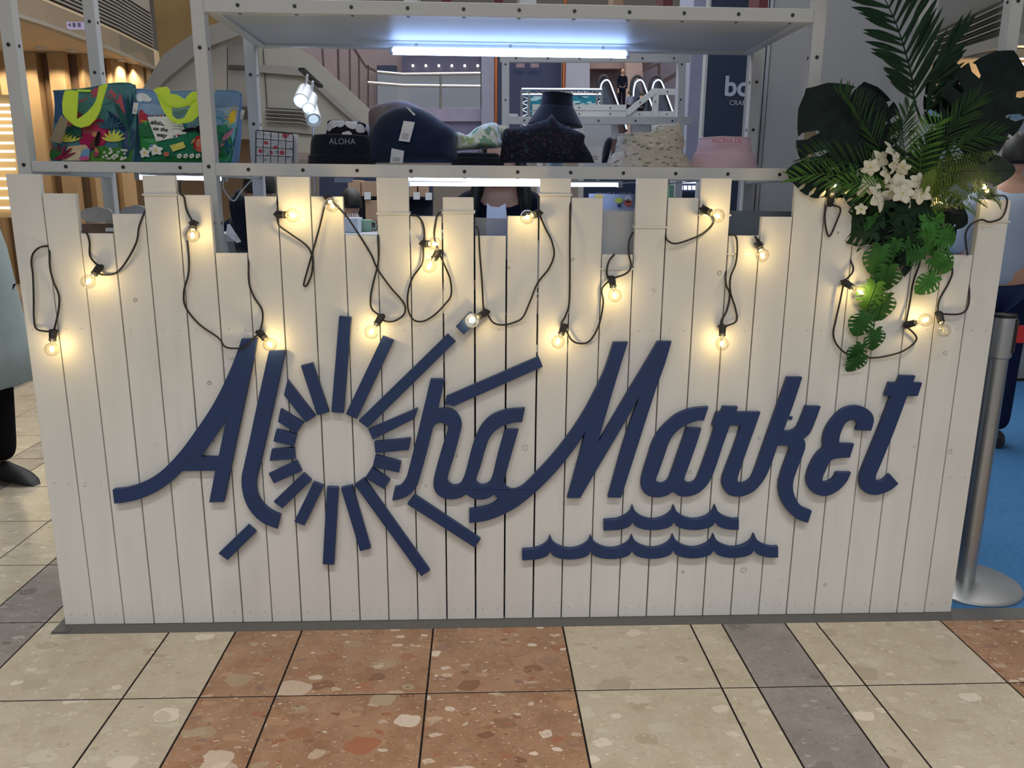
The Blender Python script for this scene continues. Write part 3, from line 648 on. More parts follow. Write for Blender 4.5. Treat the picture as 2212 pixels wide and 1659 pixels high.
def crown(mb, M, r, h, brim=1.6, drop=.42, seed=0, amp=.03, sy=.8, top=.72):
    pr = [(r*brim*.985, .0), (r*brim, .004), (r*(1+(brim-1)*.62), h*drop*.48), (r*1.06, h*drop), (r*1.0, h*drop+.004), (r*.96, h*.72), (r*.90, h*.93), (r*top, h), (r*.35, h*1.01), (.0002, h*1.0)]
    P = catmull([(a, 0, b) for a, b in pr], 4); mb.lathe([(max(p.x, .0002), p.z) for p in P], 40, M, sy=sy, fn=wob(seed, amp))
def hat(name, label, px0, px1, ytop, ybot, Y, m, brim=1.5, drop=.42, seed=0, amp=.03, tilt=0, top=.72, z=None, sy=.75, group=None, tilty=0):
    c = at((px0+px1)/2, ybot, Y); k = mpp(c)
    if z is None: z = ZS
    r = (px1-px0)/2*k/brim; h = (ybot-ytop)*k
    t = thing(name, label, 'hat', (c.x, Y, z), group)
    b = MB(); crown(b, Matrix.Translation((c.x, Y, z)) @ Matrix.Rotation(tilt, 4, 'Y') @ Matrix.Rotation(tilty, 4, 'X'), r, h, brim, drop, seed, amp, sy, top)
    b.build('hat_body', m, t, smooth=True)
    s = MB(); prof = [(r*(1+(brim-1)*q), h*drop*(1-q)**.9+.002) for q in (.25, .45, .65, .85)]
    for rr, zz in prof:
        ring = [(rr*1.004*math.cos(a*PI/20), rr*1.004*math.sin(a*PI/20)*sy, zz) for a in range(40)]; fn = wob(seed, amp)
        Mx = Matrix.Translation((c.x, Y, z)) @ Matrix.Rotation(tilt, 4, 'Y') @ Matrix.Rotation(tilty, 4, 'X')
        s.tube([Mx @ fn(Vector(p), a*PI/20, p[2]) for a, p in enumerate(ring)], .0007, 4, closed=True)
    tag(s.build('stitching', m, t), kind='stuff'); return t
HY = .33
g_h = 'bucket hats on the lower shelf'
t = hat('bucket_hat', 'black bucket hat lettered in grey, under the black and white floral hat', 664, 812, 285, 352, HY-.04, F_BLK, 1.12, .35, 3, .02, top=.8, group=g_h, sy=.7)
GREYINK = mat('grey_print', '8d8f99', .8)
p = at(711, 311, HY-.16); text('lettering', 'ALOHA', p, .0235, GREYINK, t, rotz=.1, sx=.95)
hat('bucket_hat', 'black bucket hat with large white flower print, squashed behind the lettered black one', 682, 818, 255, 318, HY+.02, F_FLOW, 1.35, .45, 5, .07, tilt=.12, z=ZS+.048, group=g_h, top=.6)
t = thing('bucket_hat', 'large plain navy bucket hat lying open with two white tags', 'hat', at(890, 350, HY), g_h)
b = MB(); pts = [(792,352),(790,325),(795,295),(806,270),(822,250),(845,236),(872,229),(900,232),(930,246),(955,263),(975,275),(985,290),(984,310),(988,330),(996,352)]
cc = at(890, 352, HY); cc.z = ZS
def dome(mb, pts, Y, dep, n=7):
    """rounded volume whose silhouette is the pixel outline (last to first point closes along the shelf)"""
    O = [at(x, y, Y) for x, y in catmull([Vector((x, y, 0)) for x, y in pts], 3) for x, y in [(x, y)]] if 0 else [at(v.x, v.y, Y) for v in catmull([Vector((x, y, 0)) for x, y in pts], 3)]
    c = sum(O, Vector())/len(O); c.z = min(o.z for o in O)+.3*(max(o.z for o in O)-min(o.z for o in O)); vs = []; fs = []; N = len(O)
    for s in (-1, 1):
        base = len(vs)
        for i in range(n):
            q = i/n; k = math.cos(q*PI/2); d = math.sin(q*PI/2)*dep*s
            for o in O: vs.append(c+(o-c)*k+Vector((0, d, 0)) if i else o)
        vs.append(c+Vector((0, dep*s, 0)))
        for i in range(n-1):
            for j in range(N): a, e = base+i*N+j, base+i*N+(j+1) % N; f = (a, e, e+N, a+N); fs.append(f if s > 0 else f[::-1])
        for j in range(N): f = (base+(n-1)*N+j, base+(n-1)*N+(j+1) % N, base+n*N); fs.append(f if s > 0 else f[::-1])
    mb.add(vs, fs)
dome(b, pts, HY-.02, .085); b.build('hat_body', F_NAVY, t, smooth=True)
b = MB(); rim = [(795,300),(806,274),(824,254),(846,240),(872,233),(900,236),(928,250),(950,266),(968,282)]
b.tube(catmull([at(x, y, HY-.035) for x, y in rim], 4), .003, 6); b.build('brim_edge', F_NAVY, t, smooth=True)
def card(parent, pts, Y, m=TAGW, lines=0, name='tag', th=.0012):
    b = MB().use(m); b.prism([at(x, y, Y) for x, y in pts], (0, th, 0)); o = b.build(name, None, parent)
    if lines:
        l = MB(); (x0, y0), (x1, y1), (x2, y2), (x3, y3) = pts[:4]
        for i in range(lines):
            q = .62+.3*i/max(1, lines); ax, ay = x0+(x3-x0)*q, y0+(y3-y0)*q; bx, by = x1+(x2-x1)*q, y1+(y2-y1)*q
            p0 = at(ax*.8+bx*.2, ay*.8+by*.2, Y-.0006); p1 = at(ax*.25+bx*.75, ay*.25+by*.75, Y-.0006); l.bar(p0, p1, .0015, .0006)
        tag(l.build('print', INK, o), kind='stuff')
    return o
card(t, [(872,261),(896,264),(885,307),(861,304)], HY-.115, lines=4)
card(t, [(846,320),(873,326),(870,352),(842,352)], HY-.115, lines=3)
card(t, [(877,231),(883,233),(898,248),(893,249)], HY-.10)
b = MB(); b.tube([at(884,262,HY-.112), at(890,240,HY-.10)], .0006, 4); b.build('tag_string', BLK, t)
t = thing('bucket_hat', 'sheer grey hat crumpled behind the large navy one', 'hat', at(850, 300, HY+.09), g_h)
b = MB(); dome(b, [(800,300),(796,262),(798,238),(815,226),(850,218),(880,219),(905,232),(925,250),(925,300)], HY+.09, .05); b.build('hat_body', F_SHEER, t, smooth=True)
hat('bucket_hat', 'plain black bucket hat under the green and white printed one', 972, 1092, 320, 353, HY-.02, F_BLK, 1.2, .6, 9, .03, group=g_h)
t = thing('bucket_hat', 'green and white printed hat folded on top of a black hat', 'hat', at(1030, 320, HY), g_h)
b = MB(); dome(b, [(982,326),(984,305),(981,290),(990,285),(1003,292),(1012,290),(1030,275),(1055,266),(1075,268),(1082,300),(1084,318),(1040,322)], HY+.02, .06); b.build('hat_body', F_TIE, t, smooth=True)
# mannequin head wearing a black hat
WHP = mat('white_plastic', 'd5d9de', .35)
t = thing('head_form', 'white plastic head form under the tall black hat', 'display head', at(1203, 300, HY+.14))
c0 = at(1203, 215, HY+.14); b = MB(); b.lathe([(.035,ZS),(.03,ZS+.02),(.028,ZS+.06),(.04,ZS+.10),(.044,ZS+.15),(.050,c0.z-.006),(.040,c0.z+.012),(.0002,c0.z+.020)], 24, Matrix.Translation((c0.x, HY+.14, 0))); b.build('head_shape', WHP, t, smooth=True)
hat('bucket_hat', 'black bucket hat worn by the white head form', 1140, 1258, 212, 278, HY+.14, F_BLK, 1.62, .55, 11, .02, sy=1.0, top=.9, z=at(1200, 272, HY+.14).z, group=g_h, tilt=.06)
t = thing('bucket_hat', 'dark floral printed bucket hat below the head form', 'hat', at(1180, 350, HY-.03), g_h)
b = MB(); dome(b, [(1078,352),(1082,325),(1086,295),(1092,278),(1122,274),(1140,270),(1165,262),(1180,258),(1192,247),(1204,262),(1222,272),(1245,282),(1263,292),(1262,308),(1275,330),(1284,352)], HY-.03, .085); b.build('hat_body', F_DARKF, t, smooth=True)
b = MB(); b.tube(catmull([at(x, y, HY-.10) for x, y in ((1090,325),(1130,318),(1180,316),(1230,320),(1268,330))], 5), .0015, 5); b.build('seam', F_BLK, t)
t = thing('folded_hat', 'folded black cloth hat standing between the dark and the beige printed hats', 'hat', at(1307, 350, HY))
b = MB(); dome(b, [(1300,352),(1302,325),(1308,303),(1318,296),(1323,303),(1318,325),(1310,352)], HY+.03, .03); b.build('hat_body', F_BLK, t, smooth=True)
card(t, [(1272,317),(1298,317),(1298,351),(1274,349)], HY-.04, lines=3)
b = MB(); b.tube(catmull([at(x, y, HY-.03) for x, y in ((1286,318),(1286,308),(1298,302),(1310,303))], 4), .0007, 4); b.build('tag_string', WM, t)
hat('bucket_hat', 'beige bucket hat with green leaf print', 1300, 1500, 276, 352, HY-.02, F_BEIGE, 1.36, .45, 13, .022, top=.86, group=g_h)
t = thing('bucket_hat', 'second leaf printed hat tucked behind the beige one', 'hat', at(1445, 300, HY+.06), g_h)
b = MB(); dome(b, [(1405,300),(1410,275),(1430,268),(1450,268),(1467,264),(1472,285),(1476,320),(1410,320)], HY+.05, .03); b.build('hat_body', F_BEIGE, t, smooth=True)
hat('bucket_hat', 'plain tan hat under the beige printed one', 1420, 1520, 346, 355, HY-.07, mat('tan_cotton', 'b3a189', .9, sheen=.1), 1.2, .6, 9, .01, group=g_h)
t = hat('bucket_hat', 'pink bucket hat with red lettering at the right end of the shelf', 1484, 1640, 284, 354, HY-.02, F_PINK, 1.30, .52, 21, .018, top=.88, group=g_h)
PINKINK = mat('red_print', 'c4747f', .8)
p = at(1537, 308, HY-.112); text('lettering', 'ALOHA DE', p, .0205, PINKINK, t, rotz=.05, sx=.95, ext=.001)

# wire grid card holder
t = thing('wire_rack', 'small black wire grid holder full of cards beside the second tote bag', 'card holder', at(590, 350, .3))
b = MB(); YW = .24
def gp(u, v): 
    a = at(553+u*81, 281+u*9, YW); c = at(552+u*80, 353, YW); return a.lerp(Vector((c.x, YW, ZS)), v)
b.tube([gp(0,1), gp(0,.03), gp(.03,0), gp(.97,0), gp(1,.05), gp(1,1)], .0016, 6)
for i in range(1, 5): b.tube([gp(i/5, 0), gp(i/5, 1)], .0011, 5)
for i in range(1, 5): b.tube([gp(0, i/4.3), gp(1, i/4.3)], .0011, 5)
b.build('wire_grid', BLK, t)
tl = MB(); tl.tube([gp(.0,.98), gp(.0,.98)+Vector((0,.09,0)), gp(1,.98)+Vector((0,.09,0)), gp(1,.98)], .0012, 5); tl.build('wire_foot', BLK, t)
FLC = patt('card_print', 'd3d4da', ('c9596a', 'b9c1cd', '9aa3b0'), 34, .22)
for i, (dx, nm) in enumerate(((0, 'patterned card in front'), (10, 'plain card behind'))):
    b = MB(); b.prism([at(x+dx, y, YW+.02+.02*i) for x, y in ((556,284),(634,290),(634,352),(556,352))], (0, .001, 0)); tag(b.build('greeting_card', FLC if i == 0 else TAGW), 'white card with red flowers, in the wire holder' if i == 0 else 'plain white card at the back of the wire holder', 'card')

# ---------------------------------------------------------------- tote bags
NEON = mat('neon_webbing', 'cdea3f', .6, vary=.04, scale=30, bump=.3, bscale=600)
def Z1(x, y): return (x/3.95, y/3.95)
def tote(label, top, bl, br, Y, dep, base):
    """top: pixel polyline of the top edge from left to right; bl, br: bottom corners"""
    t = thing('tote_bag', label, 'bag', at((bl[0]+br[0])/2, bl[1], Y)+Vector((0, dep/2, 0)), 'tote bags on the lower shelf')
    n, m = 16, 10; T = catmull([Vector((x, y, 0)) for x, y in top], 8)
    def edge(u):
        q = u*(len(T)-1); i = min(int(q), len(T)-2); return T[i].lerp(T[i+1], q-i)
    def F(u, v, off=0):
        tp = edge(u); bx = bl[0]+(br[0]-bl[0])*u; by = bl[1]+(br[1]-bl[1])*u
        bulge = math.sin(PI*min(1, max(0, v)))*.012*math.sin(PI*u) + .006*math.sin(9*u+5*v)*math.sin(PI*v)
        lean = dep*.42*v
        tz = at(tp.x, tp.y, Y+lean); b0 = at(bx, by, Y)
        p = b0.lerp(tz, v); p.y = Y+lean-bulge-off; return p
    vs = []; fs = []
    for j in range(m+1):
        for i in range(n+1): vs.append(F(i/n, j/m))
    for j in range(m+1):
        for i in range(n+1):
            p = F(i/n, j/m); q = p.copy(); w = math.sin(PI*(.06+.88*i/n))**.35
            q.y = Y+dep*.42*(j/m)+dep*(1-.84*(j/m))*w*.98+.004; vs.append(q)
    N = (n+1)*(m+1)
    for j in range(m):
        for i in range(n):
            a = j*(n+1)+i; fs.append((a, a+1, a+n+2, a+n+1)); fs.append((a+N, a+N+n+1, a+N+n+2, a+N+1))
        a = j*(n+1); fs.append((a, a+n+1, a+n+1+N, a+N)); a += n; fs.append((a, a+N, a+n+1+N, a+n+1))
    for i in range(n): fs.append((i, i+N, i+1+N, i+1))
    b = MB(); b.add(vs, fs); b.build('bag_body', base, t, smooth='auto')
    hm = MB(); hm.tube([F(i/n, .995, .001) for i in range(n+1)], .0022, 6); hm.build('hem', base, t, smooth=True)
    pr = MB(); lay = [0]
    def patch(col, uv):
        lay[0] += 1; m_ = mat('print_'+col, col, .85, vary=.12, scale=40, spec=.1); pr.use(m_)
        uv = [(min(.995, max(.005, u)), min(.985, max(.01, v))) for u, v in uv]; off = .0012+.00012*lay[0]
        P = [F(u, v, off) for u, v in uv]; U = [Vector((u, v, 0)) for u, v in uv]
        c = (sum(u for u, v in uv)/len(uv), sum(v for u, v in uv)/len(uv))
        # fan with an inner ring so that the print follows the cloth
        k = len(uv); tri = tessellate_polygon([U])
        A = sum((U[i].x*U[(i+1) % k].y-U[(i+1) % k].x*U[i].y) for i in range(k))
        f = [tuple(x) if (U[x[1]]-U[x[0]]).cross(U[x[2]]-U[x[0]]).z > 0 else tuple(reversed(x)) for x in tri]
        pr.add(P, f)
    return t, patch, F, pr
def ell(cx, cy, rx, ry, n=18, rot=0): return [(cx+rx*math.cos(a)*math.cos(rot)-ry*math.sin(a)*math.sin(rot), cy+rx*math.cos(a)*math.sin(rot)+ry*math.sin(a)*math.cos(rot)) for a in (2*PI*i/n for i in range(n))]
def leafp(x, y, l, w, a): 
    c, s = math.cos(a), math.sin(a); pts = [(0,0),(.25,.42),(.55,.5),(.8,.3),(1,0),(.8,-.3),(.55,-.5),(.25,-.42)]
    return [(x+c*l*p-s*w*q, y+s*l*p+c*w*q) for p, q in pts]
def wavy(y, amp, ph, x0=0, x1=1): return [(x0, .01)]+[(x0+(x1-x0)*i/10, y+amp*math.sin(i*.8+ph)) for i in range(11)]+[(x1, .01)]
rb = random.Random(4)
T1 = mat('teal_canvas', '54808a', .9, vary=.2, scale=20, bump=.3, bscale=500, spec=.1)
t, patch, F, pr = tote('jungle print tote bag with a neon yellow handle at the left end of the shelf', [(115,196),(150,194),(190,190),(228,182),(255,179),(284,180),(289,190)], (108,350), (288,351), .20, .13, T1)
patch('3c5c86', [(0,.55),(.16,.6),(.2,.95),(.02,.98)]); patch('a65560', ell(.42,.62,.3,.26)); patch('bb5a63', [(.45,.5),(.58,.95),(.72,.85),(.80,.6),(.66,.3)])
patch('4e7f8c', ell(.52,.84,.18,.10)); patch('b2566a', ell(.44,.93,.07,.06)); patch('8a3e52', ell(.3,.55,.05,.16, rot=.4)); patch('d0808a', ell(.46,.92,.03,.02))
patch('a72a58', ell(.48,.36,.19,.2)); patch('c03a63', ell(.5,.34,.13,.15)); patch('4c8440', wavy(.2,.02,1,.5,.98)); patch('628f3f', wavy(.12,.02,0,.45,.85))
patch('d8bd98', [(.14,.02),(.2,.22),(.42,.24),(.5,.02)]); patch('e6d0b0', [(.2,.03),(.25,.15),(.38,.16),(.42,.03)])
for k in range(9): patch(('25365c','2f5a55','35506f','1f4a4a')[k%4], leafp(.90+.02*(k%3)-.02, .35+.03*k, .42+.03*(k%3), .07, PI/2+.75-.18*k))
for k in range(8): patch(('3f6a5c','2c4d6a','50557a')[k%3], leafp(.94, .05+.015*k, .36, .06, PI/2+.6-.16*k))
for x0, y0, c in ((.72,.3,'d6d65c'),(.2,.32,'d6d65c')):
    for k in range(7): patch(c, leafp(x0, y0-.04, .16, .035, PI*(.12+.76*k/6)))
for k in range(8): patch('3b5f74' if k % 2 else '2f5560', leafp(.66, .42, .17, .035, PI*(.1+.8*k/7)))
for k in range(7): patch('7c2440' if k % 2 else '9b3350', leafp(.10, .03, .24, .04, PI*(.15+.7*k/6)))
for k in range(6): patch('2f6a3a', leafp(.04, .04, .18, .035, PI*(.25+.45*k/5)))
for k in range(7): patch('2e5a52', leafp(.3, .5, .2, .03, PI*(1.05+.5*k/6)))
patch('6b4234', ell(.51,.26,.045,.09, rot=-.5)); patch('231a22', ell(.535,.30,.028,.10, rot=-.15)); patch('c78a66', ell(.49,.36,.03,.035)); patch('c58361', leafp(.52,.2,.14,.05,-1.1)); patch('7da3c9', [(.36,.05),(.38,.17),(.46,.18),(.48,.05)]); patch('cf5f8a', ell(.42,.05,.06,.03)); patch('b04a66', ell(.55,.10,.03,.03))
for k in range(34):
    x, y = .66+rb.random()*.28, .03+rb.random()*.15
    for q in range(4): patch('e8e6da', ell(x+.009*math.cos(q*PI/2+.4), y+.009*math.sin(q*PI/2+.4), .009, .007, 6))
pr.build('printed_pattern', None, t)
b = MB(); b.prism([at(*Z1(x, y), .185) for x, y in ((555,772),(600,768),(665,775),(652,1018),(700,990),(745,955),(790,905),(820,855),(845,735),(905,712),(913,730),(880,840),(850,950),(815,1020),(760,1072),(690,1090),(640,1075),(600,1045),(560,1010),(535,970),(530,880),(540,810))], (0, .004, 0)); b.build('handle', NEON, t)
b = MB(); b.prism([at(*Z1(x, y), .24) for x, y in ((660,762),(772,766),(772,784),(660,780))], (0, .003, 0)); b.build('handle', NEON, t)
b = MB(); b.prism([at(*Z1(x, y), .178) for x, y in ((520,980),(580,1035),(520,1225),(420,1200))], (0, .0012, 0)); o = b.build('tag', mat('kraft_card', '8d7f68', .8), t); o['label'] = 'brown card tag'
card(t, [Z1(1140,872), Z1(1182,880), Z1(1165,975), Z1(1128,968)], .192, mat('label_cloth', 'd5d8cf', .8), 2)
T2 = mat('sky_canvas', '7c9cc4', .9, vary=.15, scale=14, bump=.3, bscale=500, spec=.1)
t, patch, F, pr = tote('tote bag printed with a beach letter, rainbow and sun, behind the left middle post', [(289,193),(310,192),(345,197),(400,196),(450,195),(500,195),(517,199),(519,206)], (306,351), (500,351), .21, .13, T2)
patch('93add0', wavy(.78,.03,0)); patch('e6e8ec', ell(.10,.90,.09,.045)); patch('eceef2', ell(.06,.87,.05,.04)); patch('e6e8ec', ell(.15,.87,.06,.04))
for k, c in enumerate(('b8404f','cf7a45','d8b94a','8fbf63','7a6fa8')): patch(c, ell(.11,.60,.11-.02*k,.17-.032*k))
patch('4f9a63', ell(.16,.42,.16,.16)); patch('3f8a9a', wavy(.62,.03,2,.2,.75)); patch('2f7a5c', wavy(.5,.04,1)); patch('3a8f47', wavy(.38,.03,3)); patch('2b6f3c', wavy(.16,.03,0)); patch('5aa044', ell(.62,.36,.2,.12))
for k in range(16): patch('e9c34c', leafp(.855+.05*math.cos(k*PI/8), .66+.09*math.sin(k*PI/8), .085, .012, k*PI/8))
patch('e4c343', ell(.855,.65,.065,.1)); patch('6fb0c8', wavy(.58,.02,1,.76,.98)); patch('3d8f6a', wavy(.5,.04,0,.74,.98))
for k in range(9): patch(('2a6b5a','2f4f8a','3b8a50')[k%3], leafp(.97,.08+.03*k,.4,.06,PI/2+.5-.12*k))
for k in range(5): patch(('c77a96','2f6b50')[k%2], leafp(.84,.1+.05*k,.25,.05,PI/2+.4-.2*k))
for k in range(8): patch('35724a', leafp(.09,.35,.22,.05,PI*(.1+.8*k/7)))
patch('ecebe6', [(.13,.62),(.33,.66),(.40,.36),(.20,.29)]); patch('e5e5df', [(.30,.63),(.42,.60),(.47,.40),(.36,.38)])
for k in range(7): patch(('b83a48','3a4f8a')[k%2], ell(.22+.03*k, .31+.012*k, .012, .014, 6)); patch(('3a4f8a','b83a48')[k%2], ell(.14+.028*k, .635+.004*k, .011, .013, 6))
for k in range(3): patch('6a6a70', [(.36,.56-.04*k),(.45,.54-.04*k),(.45,.535-.04*k),(.36,.555-.04*k)])
patch('1f1a20', ell(.60,.46,.055,.06)); patch('1f1a20', leafp(.56,.47,.14,.05,PI*1.08)); patch('c98a6a', ell(.635,.435,.035,.05)); patch('e9e4d8', ell(.61,.49,.02,.02)); patch('b9302f', [(.56,.36),(.64,.38),(.68,.22),(.55,.2)]); patch('c8654f', leafp(.57,.2,.13,.07,-.35)); patch('c98a6a', leafp(.64,.2,.1,.05,.2)); patch('c98a6a', leafp(.56,.33,.08,.03,-2.0)); patch('d98a70', ell(.6,.27,.03,.06))
patch('dcd06a', [(.33,.24),(.45,.29),(.48,.21),(.36,.15)]); patch('a03a3a', ell(.395,.185,.012,.018))
for cx, cy, s in ((.19,.17,1),(.06,.13,.9)):
    for k in range(5): patch('eeeae0', leafp(cx, cy, .085*s, .06*s, PI*.4*k+.4))
    patch('e2c95a', ell(cx, cy, .016, .022))
for k in range(7):
    cx = .43+.065*k
    for q in range(5): patch('ece8de', ell(cx+.016*math.cos(q*1.257), .09+.022*math.sin(q*1.257), .011, .016, 7))
    patch('2a2a30', ell(cx, .09, .006, .009, 6))
for k in range(6): patch('c9705f', ell(.29+.015*(k%3), .1+.03*(k//3), .014, .018, 7))
pr.build('printed_pattern', None, t)
for s_, uv, sz in (('aloha', (.155,.53), .017), ('on the', (.175,.45), .014), ('way', (.205,.365), .016)):
    p = F(uv[0], uv[1], .012); text('lettering', s_, p, sz*1.15, INK, t, rot=(PI/2-.35, .12, 0), shear=.25, off=.0003)
b = MB(); b.prism([at(*Z1(x, y), .185) for x, y in ((1305,770),(1345,745),(1420,740),(1445,765),(1450,802),(1500,803),(1575,848),(1605,810),(1640,782),(1700,775),(1780,772),(1830,768),(1832,780),(1790,840),(1740,905),(1700,980),(1640,1035),(1580,1050),(1520,1055),(1470,1040),(1420,990),(1385,930),(1360,870),(1335,800))], (0, .004, 0), [[at(*Z1(x, y), .185) for x, y in ((1462,920),(1628,903),(1570,1005),(1515,1020),(1470,990))]]); b.build('handle', NEON, t)
b = MB(); b.tube(catmull([at(*Z1(x, y), .181) for x, y in ((1345,800),(1400,880),(1450,905),(1520,915),(1600,895),(1660,850))], 5), .0016, 5); b.build('handle_fold', NEON, t)
card(t, [Z1(2060,935), Z1(2090,940), Z1(2070,1020), Z1(2040,1010)], .26, mat('label_cloth', 'd5d8cf', .8), 2)

# ---------------------------------------------------------------- flower arrangement
def leafmat(name, col, rough=.6, vary=.25):
    m = mat(name, col, rough, vary=vary, scale=30, bump=.15, bscale=120, spec=.2); return m
G_DARK = leafmat('dark_monstera_leaf', '11211e'); G_DEEP = leafmat('deep_green_leaf', '16311e'); G_MID = leafmat('mid_green_leaf', '26441f'); G_LITE = leafmat('fresh_green_leaf', '48702c'); G_FERN = leafmat('fern_leaf', '5a6d2b'); G_VINE = leafmat('vine_leaf_green', '2f5e2c'); G_VINE2 = leafmat('vine_leaf_light', '3b7030'); G_BACK = leafmat('grey_green_leaf', '2c3833')
arr = thing('flower_arrangement', 'tropical arrangement of palm fronds, split leaves and white flowers on the fence', 'flower arrangement', at(1960, 470, .02))
def basis(px, py, Y, ang, tilt, roll=0):
    """frame at the pixel: x across, y along the leaf, z towards the viewer; ang = image direction of the tip, 0 up, clockwise"""
    o = at(px, py, Y); a = math.radians(ang)
    yv = Vector((math.sin(a), 0, math.cos(a))); zv = Vector((0, -1, 0)); xv = yv.cross(zv)
    M = Matrix(((xv.x, yv.x, zv.x, 0), (xv.y, yv.y, zv.y, 0), (xv.z, yv.z, zv.z, 0), (0, 0, 0, 1)))
    return Matrix.Translation(o) @ M @ Matrix.Rotation(math.radians(tilt), 4, 'X') @ Matrix.Rotation(math.radians(roll), 4, 'Y'), mpp(o)
def monstera(px, py, Y, lpx, ang, m, tilt=0, roll=0, lobes=5, width=.95, curl=.18, cut=.5, name='leaf', full=False, seed=0):
    """px,py = where the stalk joins; lpx = length in pixels"""
    M, k = basis(px, py, Y, ang, tilt, roll); L = lpx*k; r = random.Random(seed or int(px*7+py)); b = MB()
    def hw(s): return width*.5*(math.sin(PI*min(1, (s*.93+.10))**.8)**.75)*(1 if s > .03 else .75)
    def lift(x, y): return -curl*(y*y)*.9 + .10*abs(x) - curl*abs(x)**2*1.2
    for sd in (-1, 1):
        o = [(0, 0)]; o += [(.06, -.10), (.20, -.155), (.34, -.10)] ; s0 = -.02
        tips = [(i+1)/lobes for i in range(lobes)]
        for i in range(lobes):
            a = i/lobes*.86+.0; e = (i+1)/lobes*.86
            for q in (.14 if i else .05, .4, .75, .9 if i < lobes-1 else .97):
                s = a+(e-a)*q; o.append((hw(s)*(1+.03*math.sin(q*PI)), s+.05*q))
            if i < lobes-1:
                c = cut*r.uniform(.8, 1.15); g = .045
                sn = e-.10*c; o.append((hw(e)*(1-c*.35), e-.045)); o.append((hw(e)*(1-c), sn-.02)); o.append((hw(e)*(1-c*.98), sn+.012)); o.append((hw(e)*(1-c*.35), e+.04))
        o += [(.06, .965), (0, 1.0)]
        o += [(0, .8), (0, .6), (0, .4), (0, .2)]
        P2 = [Vector((x*sd, y, 0)) for x, y in o]; tri = tessellate_polygon([P2])
        V3_ = [M @ Vector((p.x*L, p.y*L, lift(p.x, p.y)*L)) for p in P2]
        b.add(V3_, [tuple(t) if (P2[t[1]]-P2[t[0]]).cross(P2[t[2]]-P2[t[0]]).z > 0 else tuple(reversed(t)) for t in tri])
    b.tube([M @ Vector((0, s*L, lift(0, s)*L+.0006)) for s in (0, .25, .5, .75, .95)], [.0016, .0013, .001, .0008, .0004], 5)
    return b.build(name, m, arr, solid=.0009)
def strip(mb, p0, d, nrm, L, w, droop=.1, n=5, side=None, tip=.0):
    """narrow leaflet"""
    d = d.normalized(); s = d.cross(nrm).normalized(); vs = []
    for i in range(n+1):
        q = i/n; c = p0+d*(L*q)+Vector((0, 0, -1))*(droop*L*q*q); ww = w*.5*(.35+1.3*q if q < .5 else 1.0*(1-((q-.5)/.5)**2)) if q < 1 else .0
        ww = max(ww, .0003); vs += [c-s*ww, c+nrm*ww*.35, c+s*ww]
    fs = []
    for i in range(n):
        a = i*3; fs += [(a, a+1, a+4, a+3), (a+1, a+2, a+5, a+4)]
    mb.add(vs, fs)
# the big areca frond, every leaflet its own piece
def frond(pts, Y, m, left, right, stemr=.002, leaf_w=.012, single=True, lab=None, droop=.05):
    """left/right: (n, s0, s1, ang0, ang1, len0 px, len1 px); angles in image degrees, clockwise from up"""
    C_ = catmull([at(x, y, Y+dy) for x, y, dy in pts], 10); b = MB(); n = len(C_); b.tube(C_, [stemr*(1-.75*i/n) for i in range(n)], 6)
    fr = b.build('frond', m, arr, smooth=True)
    if lab: fr['label'] = lab
    mb = MB(); r = random.Random(int(pts[0][0]+pts[-1][1]))
    for side in (left, right):
        if not side: continue
        N, s0, s1, a0, a1, l0, l1 = side
        for i in range(N):
            q = i/(N-1); s = s0+(s1-s0)*q; P = C_[min(n-1, int(s*(n-1)))]; a = math.radians(a0+(a1-a0)*q+r.uniform(-3, 3)); k = mpp(P)
            lp = (l0+(l1-l0)*q)*(1-.25*abs(2*q-1)**3)*r.uniform(.93, 1.05)
            d = Vector((math.sin(a), r.uniform(-.22, .12), math.cos(a))); nr = Vector((r.uniform(-.3, .3), -1, r.uniform(-.2, .2))).normalized()
            t_ = mb if not single else MB(); strip(t_, P, d, nr, lp*k, leaf_w, droop=droop)
            if single: t_.build('leaflet', m, fr)
    if not single: tag(mb.build('leaflets', m, fr), kind='stuff')
    return fr
frond([(1990,262,0),(1975,215,0),(1970,170,0),(1955,110,0),(1935,50,0),(1905,-15,0),(1880,-60,0)], -.01, G_DEEP,
      (19, .18, .98, -58, -86, 95, 100), (19, .18, .98, 25, 18, 150, 110), .003, .017, True, 'tall dark palm frond rising out of the picture', droop=.07)
frond([(2000,255,.02),(2010,200,.02),(2030,150,.02),(2050,110,.02)], .01, G_DEEP, (9, .1, 1, 5, 25, 110, 120), (8, .1, .9, 45, 50, 90, 70), .0025, .017, True)
